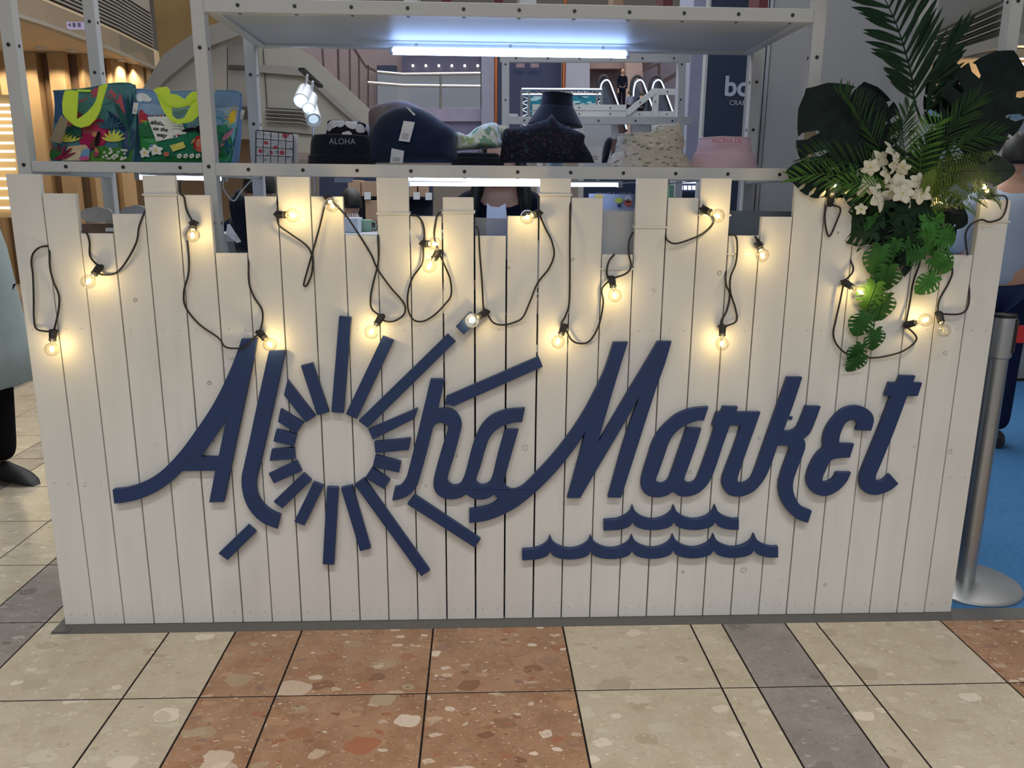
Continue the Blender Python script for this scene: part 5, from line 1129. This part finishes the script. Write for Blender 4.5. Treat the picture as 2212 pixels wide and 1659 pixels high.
b = MB(); slab(b, [(2100,884),(2320,930),(2320,950),(2100,902)], 3.3, .1); b.build('baseboard', mat('red_brown_wood', '5b3b34', .5), rw)
# far back wall and ceiling that close the hall
bw = MB(); bw.box(-12, 16, 15.8, 16, 0, 9); o = bw.build('wall_back', mat('hall_wall', '8a8583', .6, vary=.05, scale=1)); o['kind'] = 'structure'
bw = MB(); bw.box(-12, 16, -4, 16, 9, 9.2); o = bw.build('ceiling', mat('hall_ceiling', '9b9894', .7)); o['kind'] = 'structure'
bw = MB(); bw.box(-12.2, -12, -4, 16, 0, 9); o = bw.build('wall_side', mat('hall_wall', '8a8583', .6)); o['kind'] = 'structure'

# ---------------------------------------------------------------- things seen between fence and rack
KR = mat('kraft_box', 'a78a72', .7); NAVF = mat('dark_shelving', '262f47', .5)
ct = thing('counter', 'white counter inside the booth behind the rack', 'counter', (1.3, 1.1, 0))
zc = at(790, 499, 1.0).z
b = MB(); b.cbox(.30, 1.13, .72, 1.18, zc-.03, zc, .003); b.build('counter_top', BRD, ct)
for x in (.32, 1.08): 
    b = MB(); b.cbox(x, x+.03, .75, 1.15, 0, zc-.03, .002); b.build('side_panel', BRD, ct)
b = MB(); m_ = Matrix.Translation((at(789,488,.95).x, .95, zc)); b.lathe([(.0001,.003),(.022,0),(.025,.004),(.026,.045),(.023,.047),(.022,.008),(.0001,.007)], 20, m_)
mg = thing('mug', 'pale green mug on the booth counter', 'mug', m_.translation); b.build('cup', mat('green_glaze', '8fae93', .3), mg, smooth='auto')
b = MB(); b.tube(catmull([m_ @ Vector(p) for p in ((.024,0,.038),(.040,0,.036),(.040,0,.014),(.024,0,.010))], 5), .0035, 6); b.build('handle', mat('green_glaze', '8fae93', .3), mg, smooth=True)
t = thing('white_caddy', 'white box of small tools beside the green mug', 'box', at(760, 500, .9)); q = at(745,508,.85); q2 = at(757,508,.85)
b = MB(); b.cbox(q.x, q.x+.055, .83, .95, zc, zc+.055, .002); b.build('box_body', WHP, t)
for k in range(5):
    b = MB(); x = q.x+.008+.009*k; b.tube([(x, .88, zc+.05), (x+.002, .88, zc+.072)], .002, 5); b.build('peg', WHP, t)
b = MB(); q = at(803, 488, .98); 
for k in range(9): b.tube([(q.x+.004*k-.01, .98+.006*(k % 3), zc), (q.x+.004*k-.012, .98+.006*(k % 3), zc+.038+.005*(k % 2))], .0022, 5)
tag(b.build('pencils', mat('dark_wood_sticks', '5a3d3a', .6)), 'bundle of dark pencils right of the green mug', 'pencils', kind='stuff')
sh = thing('shop_shelf', 'dark shelf unit with labelled cartons seen behind the white counter', 'shelf', at(840, 560, 4.2))
b = MB(); slab(b, [(690,380),(935,380),(935,860),(690,860)], 4.5, .05); b.build('back_board', NAVF, sh)
for y in (424, 480): b = MB(); slab(b, [(745,y),(932,y+2),(932,y+6),(745,y+4)], 4.0, .5); b.build('shelf_board', NAVF, sh)
for k, (x0, y0, x1, y1) in enumerate(((752,389,778,424),(781,392,816,424),(884,388,900,425),(904,390,922,425),(790,433,818,480))):
    b = MB(); A = at(x0, y1, 3.95); E_ = at(x1, y0, 3.95); b.cbox(A.x, E_.x, 3.95, 4.2, A.z, E_.z, .003); c_ = b.build('carton', KR); tag(c_, ('kraft carton with a scribble, leftmost on the dark shelf','kraft carton second from left on the dark shelf','kraft carton behind the tallest plank left of the woman','kraft carton nearest the woman','tall brown carton under the shelf, above the pencils')[k], 'carton')
for k, (x, y) in enumerate(((761,415),(787,415),(893,415),(919,416))):
    b = MB(); slab(b, [(x,y),(x+14,y),(x+14,y+16),(x,y+16)], 3.93, .003); tag(b.build('price_label', TAGW), 'white price label on the dark shelf edge, '+ORD[k]+' from the left', 'label', 'price labels on the dark shelf')
b = MB(); slab(b, [(722,384),(762,384),(762,394),(722,394)], .6, .004); tag(b.build('paper_label', mat('grey_card', 'aab1bb', .6)), 'grey label strip under the shelf near the chrome pole', 'label')
# cloud shaped trays
CL = mat('white_cloud', 'a9a8a6', .5)
for k, (cx, cy, lab) in enumerate(((207,465,'white cloud shaped tray above the second gap of the fence'),(293,462,'white cloud shaped tray half hidden behind the fence'))):
    cl = []
    for i in range(48):
        a = 2*PI*i/48; r = 1+.10*abs(math.sin(a*3.5+.6)); cl.append((cx+34*r*math.cos(a), cy+(17 if math.sin(a) < 0 else 15)*r*math.sin(a)))
    b = MB(); slab(b, cl, .45+.03*k, .012); tag(b.build('cloud_tray', CL), lab, 'tray')
b = MB(); slab(b, [(176,483),(340,483),(340,505),(176,505)], .50, .05); tag(b.build('wooden_box', mat('walnut', '6d5848', .5, vary=.15)), 'low brown wooden box below the cloud shaped tray', 'box')
b = MB(); slab(b, [(228,492),(250,492),(250,500),(228,500)], .49, .003); tag(b.build('paper_label', TAGW), 'small white label on the brown wooden box', 'label')
# necklace bust
t = thing('display_bust', 'black necklace bust standing behind the lowest plank at the left', 'display bust', at(530, 545, .62))
b = MB(); dome(b, [(512,545),(508,520),(500,495),(497,478),(501,462),(499,445),(496,430),(500,423),(509,419),(510,410),(518,408),(521,418),(532,423),(545,430),(550,470),(560,545)], .62, .05); b.build('bust_body', F_BLK, t, smooth=True)
t = thing('price_tag', 'white barcode tag leaning on the black bust', 'tag', at(505, 520, .5)); card(t, [(491,484),(497,485),(521,522),(512,525),(488,505)], .5, lines=3)
b = MB(); b.tube(catmull([at(x, y, .3) for x, y in ((482,392),(484,410),(504,434),(520,415),(545,388),(560,385))], 5), .0022, 6); tag(b.build('power_lead', WHP, smooth=True), 'thin white lead hanging below the left tube light', 'lead')
b = MB(); b.tube(catmull([at(x, y, .4) for x, y in ((1340,396),(1370,394),(1395,400),(1500,392),(1600,384),(1750,378))], 5), .0022, 6); tag(b.build('power_lead', WHP, smooth=True), 'thin white lead running right from the long tube light', 'lead')
t = thing('backlit_box', 'small case with four bright lit squares at the right, behind the fence', 'light box', at(1485, 420, 2.0)); b = MB(); slab(b, [(1466,389),(1506,390),(1506,980),(1466,980)], 2.0, .05); b.build('case', NAVF, t)
for k in range(4):
    b = MB(); slab(b, [(1469+9*k,401),(1475+9*k,401),(1475+9*k,410),(1469+9*k,410)], 1.99, .005); b.build('light_square', emat('square_light', 'dfe6ff', 3), t)
b = MB(); slab(b, [(1468,392),(1504,392),(1504,396),(1468,396)], 1.99, .005); b.build('light_bar', emat('square_light', 'dfe6ff', 3), t)
b = MB(); slab(b, [(1446,400),(1462,400),(1462,1000),(1446,1000)], 2.2, .05); tag(b.build('green_box', mat('pale_green_box', '7fa58c', .6)), 'pale green upright box between two planks right of middle', 'box')
# goods on the top shelf, only their feet in the picture
RED = mat('dark_red_box', '6a2a30', .6)
for k, (x0, x1, m_, lab) in enumerate(((873,904,WHP,'white box foot on the top shelf, left'),(955,975,RED,'dark red box on the top shelf, left of middle'),(1068,1086,RED,'dark red box on the top shelf above the tube light'),(1120,1158,WHP,'white round foot on the top shelf'),(1323,1345,KR,'brown box on the top shelf'),(1430,1450,RED,'dark red box on the top shelf, right of middle'),(1636,1655,RED,'dark red box on the top shelf, far right'))):
    A = at(x0, 8, .2); E_ = at(x1, 8, .2); b = MB(); b.cbox(A.x, E_.x, .18, .28, ZU1+.001, ZU1+.14, .003); tag(b.build('shelf_box', m_), lab, 'box')
# ---------------------------------------------------------------- stanchion
SS = mat('brushed_steel', 'b4b6b6', .33, metal=.85, vary=.08, scale=4, bump=.15, bscale=200)
sc_ = Vector((2.955, .20, .004))
t = thing('stanchion', 'brushed steel belt post with a round base beside the right end of the fence', 'barrier post', sc_)
M0 = Matrix.Translation(sc_)
b = MB(); b.lathe([(.0001,0),(.172,0),(.175,.003),(.173,.008),(.16,.0115),(.04,.0135),(.0001,.0135)], 56, M0); b.build('base', SS, t, smooth='auto')
b = MB(); b.lathe([(.030,.0135),(.030,.80),(.0001,.80)], 32, M0); b.build('pole', SS, t, smooth='auto')
b = MB(); b.lathe([(.031,.795),(.036,.80),(.036,.925),(.0345,.932),(.0001,.933)], 32, M0); hd = b.build('head', SS, t, smooth='auto')
b = MB(); b.lathe([(.037,.928),(.0375,.934),(.036,.939),(.034,.935)], 32, M0); b.build('rim', BLK, hd, smooth='auto')
b = MB(); b.cbox(-.011, .011, -.041, -.034, .815, .925, .003, M0 @ Matrix.Rotation(.85, 4, 'Z')); o = b.build('belt_clip', BLK, hd)
b = MB()
for z in (.825, .915): b.lathe([(.0001,.0008),(.003,.0008),(.003,0)], 8, M0 @ Matrix.Rotation(.85, 4, 'Z') @ Matrix.Translation((0, -.041, z)) @ Matrix.Rotation(PI/2, 4, 'X'))
tag(b.build('screws', CHR, hd), kind='stuff')
b = MB(); b.box(sc_.x+.030, sc_.x+1.6, sc_.y-.001, sc_.y+.001, .848, .905); b.build('belt', mat('red_webbing', 'b3232b', .6, bump=.3, bscale=500), t)

# ---------------------------------------------------------------- people
SKIN = mat('skin', 'c79a80', .55, vary=.04); HAIR = mat('black_hair', '14130f', .5, vary=.3, scale=60, bump=.5, bscale=200)
def skin(name, J, E_, m, parent, sub=2):
    """J: {joint: (position, rx, ry)}; one continuous surface grown along the bones"""
    ks = list(J); me = bpy.data.meshes.new(name); me.from_pydata([tuple(J[k][0]) for k in ks], [(ks.index(a), ks.index(b)) for a, b in E_], []); me.materials.append(m)
    o = bpy.data.objects.new(name, me); COL.objects.link(o); sk = o.modifiers.new('skin', 'SKIN'); sk.use_smooth_shade = True
    lay = me.skin_vertices[0] if me.skin_vertices else None
    if lay is None:
        bpy.context.view_layer.objects.active = o; lay = me.skin_vertices[0]
    for i, k in enumerate(ks): lay.data[i].radius = (J[k][1], J[k][2]); lay.data[i].use_root = (i == 0)
    q = o.modifiers.new('sub', 'SUBSURF'); q.levels = q.render_levels = sub
    dg = bpy.context.evaluated_depsgraph_get(); bpy.context.view_layer.update(); me2 = bpy.data.meshes.new_from_object(o.evaluated_get(bpy.context.evaluated_depsgraph_get()))
    bpy.data.objects.remove(o); me2.polygons.foreach_set('use_smooth', [True]*len(me2.polygons)); o = bpy.data.objects.new(name, me2); COL.objects.link(o); set_parent(o, parent); return o
def person(label, x, y, face, H, top, bottom, hair=HAIR, long_top=False, arms=None, shoe=None, hairlen=0, bald=False, lean=0, z0=0, mask=False, legs=None, coat=None, ponytail=False, apron=None):
    """face: heading in degrees, 0 looks at -y (the camera), 90 looks at +x"""
    t = thing('person', label, 'person', (x, y, z0)); a = math.radians(face); fw = Vector((math.sin(a), -math.cos(a), 0)); rt = Vector((math.cos(a), math.sin(a), 0))*-1
    s = H/1.7
    def P(r, f, z): return Vector((x, y, z0))+(rt*r+fw*(f+lean*max(0, z-.9))+Vector((0, 0, z-abs(lean)*.18*max(0, z-.9))))*s
    ar = arms or {}
    def arm(sd):
        q = ar.get(sd, ((.20,.02,1.10),(.19,.10,.84),(.19,.14,.76))); return [P(sd*q[0][0], q[0][1], q[0][2]), P(sd*q[1][0], q[1][1], q[1][2]), P(sd*q[2][0], q[2][1], q[2][2])]
    J = {'pelvis': (P(0,0,.93),.13*s,.10*s), 'waist': (P(0,0,1.06),.115*s,.085*s), 'chest': (P(0,.0,1.27),.14*s,.095*s), 'neckb': (P(0,0,1.42),.07*s,.06*s), 'neck': (P(0,.01,1.47),.052*s,.052*s), 'skull': (P(0,.02,1.54),.06*s,.065*s)}
    E_ = [('pelvis','waist'),('waist','chest'),('chest','neckb'),('neckb','neck'),('neck','skull')]
    for sd, n in ((-1,'l'),(1,'r')):
        A = arm(sd); J['sh'+n] = (P(sd*.165,0,1.385),.055*s,.055*s); J['el'+n] = (A[0],.038*s,.038*s); J['wr'+n] = (A[1],.026*s,.024*s); J['ha'+n] = (A[2],.034*s,.018*s)
        E_ += [('neckb','sh'+n),('sh'+n,'el'+n),('el'+n,'wr'+n),('wr'+n,'ha'+n)]
        d = (A[2]-A[1]).normalized(); sdv = d.cross(fw).normalized() if d.cross(fw).length > .1 else rt
        for q in range(4):
            b0 = A[2]+sdv*(.018*(q-1.5))*s; L = (.07,.078,.072,.055)[q]*s; J[f'f{n}{q}a'] = (b0+d*.03*s,.0095*s,.0095*s); J[f'f{n}{q}b'] = (b0+d*(.03*s+L*.55)+fw*.006*s,.0085*s,.0085*s); J[f'f{n}{q}c'] = (b0+d*(.03*s+L)+fw*.02*s,.007*s,.007*s)
            E_ += [('ha'+n,f'f{n}{q}a'),(f'f{n}{q}a',f'f{n}{q}b'),(f'f{n}{q}b',f'f{n}{q}c')]
        J[f'th{n}a'] = (A[2]+fw*.03*s-d*.005*s,.010*s,.010*s); J[f'th{n}b'] = (A[2]+fw*.05*s+d*.035*s,.008*s,.008*s); E_ += [('ha'+n,f'th{n}a'),(f'th{n}a',f'th{n}b')]
        lg = (legs or {}).get(sd, ((.10,.02,.50),(.105,-.01,.09))); J['kn'+n] = (P(sd*lg[0][0],lg[0][1],lg[0][2]),.055*s,.055*s); J['an'+n] = (P(sd*lg[1][0],lg[1][1],lg[1][2]),.034*s,.036*s); J['hip'+n] = (P(sd*.09,0,.88),.08*s,.085*s)
        E_ += [('pelvis','hip'+n),('hip'+n,'kn'+n),('kn'+n,'an'+n)]
    body = skin('body', J, E_, SKIN, t)
    # head: one shaped surface with brow, nose, chin and ears
    hc = P(0,.035,1.60); MH = Matrix.Translation(hc) @ Matrix(((rt.x,fw.x,0,0),(rt.y,fw.y,0,0),(0,0,1,0),(0,0,0,1)))
    b = MB(); vs = []; fs = []; n, m_ = 20, 16
    for i in range(m_+1):
        ph = -PI/2+PI*i/m_
        for k in range(n):
            th = 2*PI*k/n; X, Y_, Z = math.cos(ph)*math.cos(th), math.cos(ph)*math.sin(th), math.sin(ph)
            jaw = 1-.26*max(0, -Z)**1.3; fx = .074*jaw; fy = .094*(1-.12*max(0, -Z)); px_, py_, pz = X*fx, Y_*fy, Z*.118
            if Y_ > .86 and -.35 < Z < .12: py_ += .022*(1-abs(X)/.5)*(1 if Z < .02 else .5) if abs(X) < .28 else 0
            if Y_ > .6 and -.75 < Z < -.5: py_ += .008
            vs.append(MH @ (Vector((px_, py_, pz))*s))
    for i in range(m_):
        for k in range(n): fs.append((i*n+k, i*n+(k+1) % n, (i+1)*n+(k+1) % n, (i+1)*n+k))
    b.add(vs, fs)
    for sd in (-1, 1): b.lathe([(.0001,-.006*s),(.02*s,-.004*s),(.024*s,.004*s),(.012*s,.008*s),(.0001,.006*s)], 10, MH @ Matrix.Translation((sd*.076*s, -.005*s, -.005*s)) @ Matrix.Rotation(sd*1.4, 4, 'Y'), sx=1.35, sy=.7)
    hd = b.build('head', SKIN, t, smooth=True)
    if True:
        b = MB(); 
        for sd in (-1, 1): b.lathe([(.0001,.002*s),(.011*s,.001*s),(.012*s,-.002*s)], 8, MH @ Matrix.Translation((sd*.030*s, .090*s, .006*s)) @ Matrix.Rotation(-PI/2, 4, 'X'), sy=.5)
        b.build('eyes', BLK, hd)
        b = MB(); b.lathe([(.0001,.002*s),(.022*s,.001*s),(.023*s,-.003*s)], 10, MH @ Matrix.Translation((0, .086*s, -.058*s)) @ Matrix.Rotation(-PI/2, 4, 'X'), sy=.25); b.build('mouth', mat('lips', 'a3655c', .5), hd)
    if not bald:
        b = MB(); vs = []; fs = []; n = 22; rows = 12
        for i in range(rows+1):
            q = i/rows
            for k in range(n):
                th = 2*PI*k/n; fr = math.sin(th); low = (-.25-.35*(hairlen > 0)) if fr < .3 else .38; ph = PI/2-(PI/2-math.asin(max(-.95, low)))*q
                X, Y_, Z = math.cos(ph)*math.cos(th), math.cos(ph)*math.sin(th), math.sin(ph); vs.append(MH @ (Vector((X*.086, Y_*.104-.004, Z*.130))*s*(1+.02*math.sin(5*th))))
        for i in range(rows):
            for k in range(n): fs.append((i*n+k, i*n+(k+1) % n, (i+1)*n+(k+1) % n, (i+1)*n+k))
        b.add(vs, fs)
        if hairlen:
            for k in range(15):
                th = PI*(.93+1.14*k/14); p0 = MH @ (Vector((math.cos(th)*.080, math.sin(th)*.095, .02))*s); p1 = p0+Vector((0, 0, -.14*s))+(p0-hc)*.35; p2 = p0+Vector((0, 0, -hairlen*s*(.8+.04*(k % 5))))+(p0-hc)*(.5+.1*(k % 3))
                b.tube(catmull([p0, p1, p2], 4), [.022*s]*7+[.016*s, .006*s], 6)
        if ponytail: b.tube(catmull([MH @ (Vector(v)*s) for v in ((0,-.09,.06),(0,-.15,.03),(0,-.16,-.10),(0,-.13,-.22))], 4), [.02*s]*6+[.028*s]*5+[.02*s, .005*s], 8)
        b.build('hair', hair, hd, smooth=True, solid=.004)
    g = .016*s
    JT = {'pelvis': (P(0,0,.87 if not long_top else .90),.15*s,.118*s), 'waist': (P(0,0,1.06),.14*s,.108*s), 'chest': (P(0,0,1.27),.16*s,.115*s), 'neckb': (P(0,0,1.405),.075*s,.072*s)}
    ET = [('pelvis','waist'),('waist','chest'),('chest','neckb')]
    for sd, n in ((-1,'l'),(1,'r')):
        A = arm(sd); JT['sh'+n] = (P(sd*.165,0,1.375),.072*s,.072*s); JT['el'+n] = (A[0],.055*s,.055*s); JT['wr'+n] = (A[0].lerp(A[1], .93 if long_top else .12),.044*s,.044*s)
        ET += [('neckb','sh'+n),('sh'+n,'el'+n),('el'+n,'wr'+n)]
    skin('top' if not coat else 'sleeves', JT, ET, top, t)
    JL = {'pelvis': (P(0,0,.94),.145*s,.115*s)}; EL = []
    for sd, n in ((-1,'l'),(1,'r')):
        lg = (legs or {}).get(sd, ((.10,.02,.50),(.105,-.01,.09))); JL['hip'+n] = (P(sd*.09,0,.86),.098*s,.10*s); JL['kn'+n] = (P(sd*lg[0][0],lg[0][1],lg[0][2]),.078*s,.078*s); JL['an'+n] = (P(sd*lg[1][0],lg[1][1],lg[1][2]+.0),.062*s,.062*s)
        EL += [('pelvis','hip'+n),('hip'+n,'kn'+n),('kn'+n,'an'+n)]
    skin('trousers', JL, EL, bottom, t)
    for sd in (-1, 1):
        lg = (legs or {}).get(sd, ((.10,.02,.50),(.105,-.01,.09))); F0 = P(sd*lg[1][0], lg[1][1], 0); F0.z = z0 if z0 else 0
        b = MB(); MS = Matrix.Translation(F0) @ Matrix(((rt.x,fw.x,0,0),(rt.y,fw.y,0,0),(0,0,1,0),(0,0,0,1))); vs = []; fs = []; rings = 10; k_ = 12
        for i in range(rings+1):
            q = i/rings; f_ = -.075+.275*q; w = .046*(.75+.35*math.sin(PI*min(1, q*1.05))); h = .075*(1-q)**.6+.03*(1-q**6) if q > .3 else .095
            if q in (0, 1): w *= .55; h *= .7
            for k in range(k_):
                an = 2*PI*k/k_; zz = h*.5+h*.5*math.sin(an); xx = w*math.cos(an)*(1 if zz > h*.3 else 1.05); vs.append(MS @ (Vector((xx, f_, max(.001, zz)))*s))
        for i in range(rings):
            for k in range(k_): fs.append((i*k_+k, i*k_+(k+1) % k_, (i+1)*k_+(k+1) % k_, (i+1)*k_+k))
        fs += [tuple(range(k_-1, -1, -1)), tuple(range(rings*k_, rings*k_+k_))]; b.add(vs, fs); b.build('shoe', shoe or BLK, t, smooth='auto')
    if coat:
        b = MB(); prof = coat[1]; MC = Matrix(((rt.x,fw.x,0,x),(rt.y,fw.y,0,y),(0,0,1,z0),(0,0,0,1)))
        rr = [(r*s, zz*s) for r, zz in prof]
        def fn(v, a_, z_): k = 1+.035*math.sin(5*a_+z_*3)+.02*math.sin(11*a_); return Vector((v.x*k, v.y*k*.72, v.z))
        b.lathe(rr, 40, MC, fn=fn); b.build('coat', coat[0], t, smooth=True, solid=.01)
    return t
GRN = mat('grey_green_cloth', '6f7570', .9, vary=.08, scale=6, bump=.3, bscale=60); PALE = mat('pale_grey_green_cloth', '98a39f', .9, vary=.08, scale=6, bump=.3, bscale=60); NVC = mat('dark_trouser_cloth', '1d2130', .9, vary=.1, scale=8, bump=.3, bscale=200, spec=.1); TSH = mat('white_tee', 'aebacb', .85, vary=.04, scale=6, bump=.25, bscale=40)
BKT = mat('black_jacket', '151a2a', .9, vary=.15, bump=.3, spec=.1)
person('person in a long grey green coat and black trousers standing left of the fence', -.945, 1.22, 68, 1.64, GRN, mat('black_trouser_cloth', '17181c', .95, spec=.08), long_top=True, coat=(PALE, [(.13,1.38),(.19,1.27),(.225,1.10),(.245,.85),(.265,.66),(.285,.50),(.28,.495)]), shoe=mat('black_boot', '1a1b1e', .6), arms={1:((.22,-.10,1.14),(.20,-.10,.93),(.19,-.09,.86)), -1:((.22,-.10,1.14),(.20,-.10,.93),(.19,-.09,.86))})
person('man in a white T-shirt and navy trousers seen from behind at the right edge', 3.98, 1.80, 158, 1.60, TSH, mat('navy_trouser_cloth', '1b2540', .9, vary=.1, bump=.3, bscale=200, spec=.1), arms={1:((.21,.05,1.12),(.14,.22,1.05),(.10,.28,1.05)), -1:((.22,.04,1.12),(.15,.20,1.0),(.12,.27,.99))}, shoe=BLK)
pc = at(1083, 430, 1.1)
person('woman with long dark hair in a navy jacket over a white top behind the counter', pc.x, 1.48, 0, 1.60, BKT, NVC, long_top=True, hairlen=.34, lean=.42, arms={1:((.27,.03,1.14),(.25,.14,.95),(.22,.2,.9)), -1:((.27,.03,1.14),(.25,.14,.95),(.22,.2,.9))})
t = bpy.data.objects.get('person.002')
WX = b = MB(); slab(b, [(1052,438),(1060,446),(1078,448),(1092,440),(1098,500),(1092,540),(1060,540),(1050,500)], 1.02, .03); b.build('white_top', mat('white_blouse', 'd3d8e2', .85), t)
pc = at(556, 440, 1.4)
person('vendor with black hair in a black top bending behind the bust', pc.x, 1.42, 190, 1.42, BKT, NVC, long_top=True, lean=.08, arms={1:((.24,.10,1.05),(.14,.30,1.02),(.10,.37,1.02)), -1:((.24,.1,1.05),(.16,.28,1.0),(.13,.35,1.0))})
pc = at(762, 470, 3.0); person('person in a grey shirt walking behind the counter, near the cartons', pc.x, 3.0, 200, 1.32, mat('grey_shirt', '77839f', .9), NVC, long_top=True)
pc = at(1342, 235, 9.3); person('bald man in black clothes standing by the far escalator', pc.x, 9.3, 0, (at(1342,148,9.3).z-pc.z)*.98, BKT, BKT, long_top=True, bald=True, z0=pc.z)
z_ = at(1358, 262, 8.4).z; person('woman with a ponytail and pale sweater riding the far escalator', at(1358,262,8.4).x, 8.4, 200, at(1358,197,8.4).z-z_, mat('pale_sweater', '8e93ad', .9), NVC, long_top=True, ponytail=True, z0=z_)
z_ = at(1382, 270, 8.2).z; person('person in dark clothes on the middle escalator', at(1382,270,8.2).x, 8.2, 180, at(1382,200,8.2).z-z_, BKT, NVC, long_top=True, z0=z_)
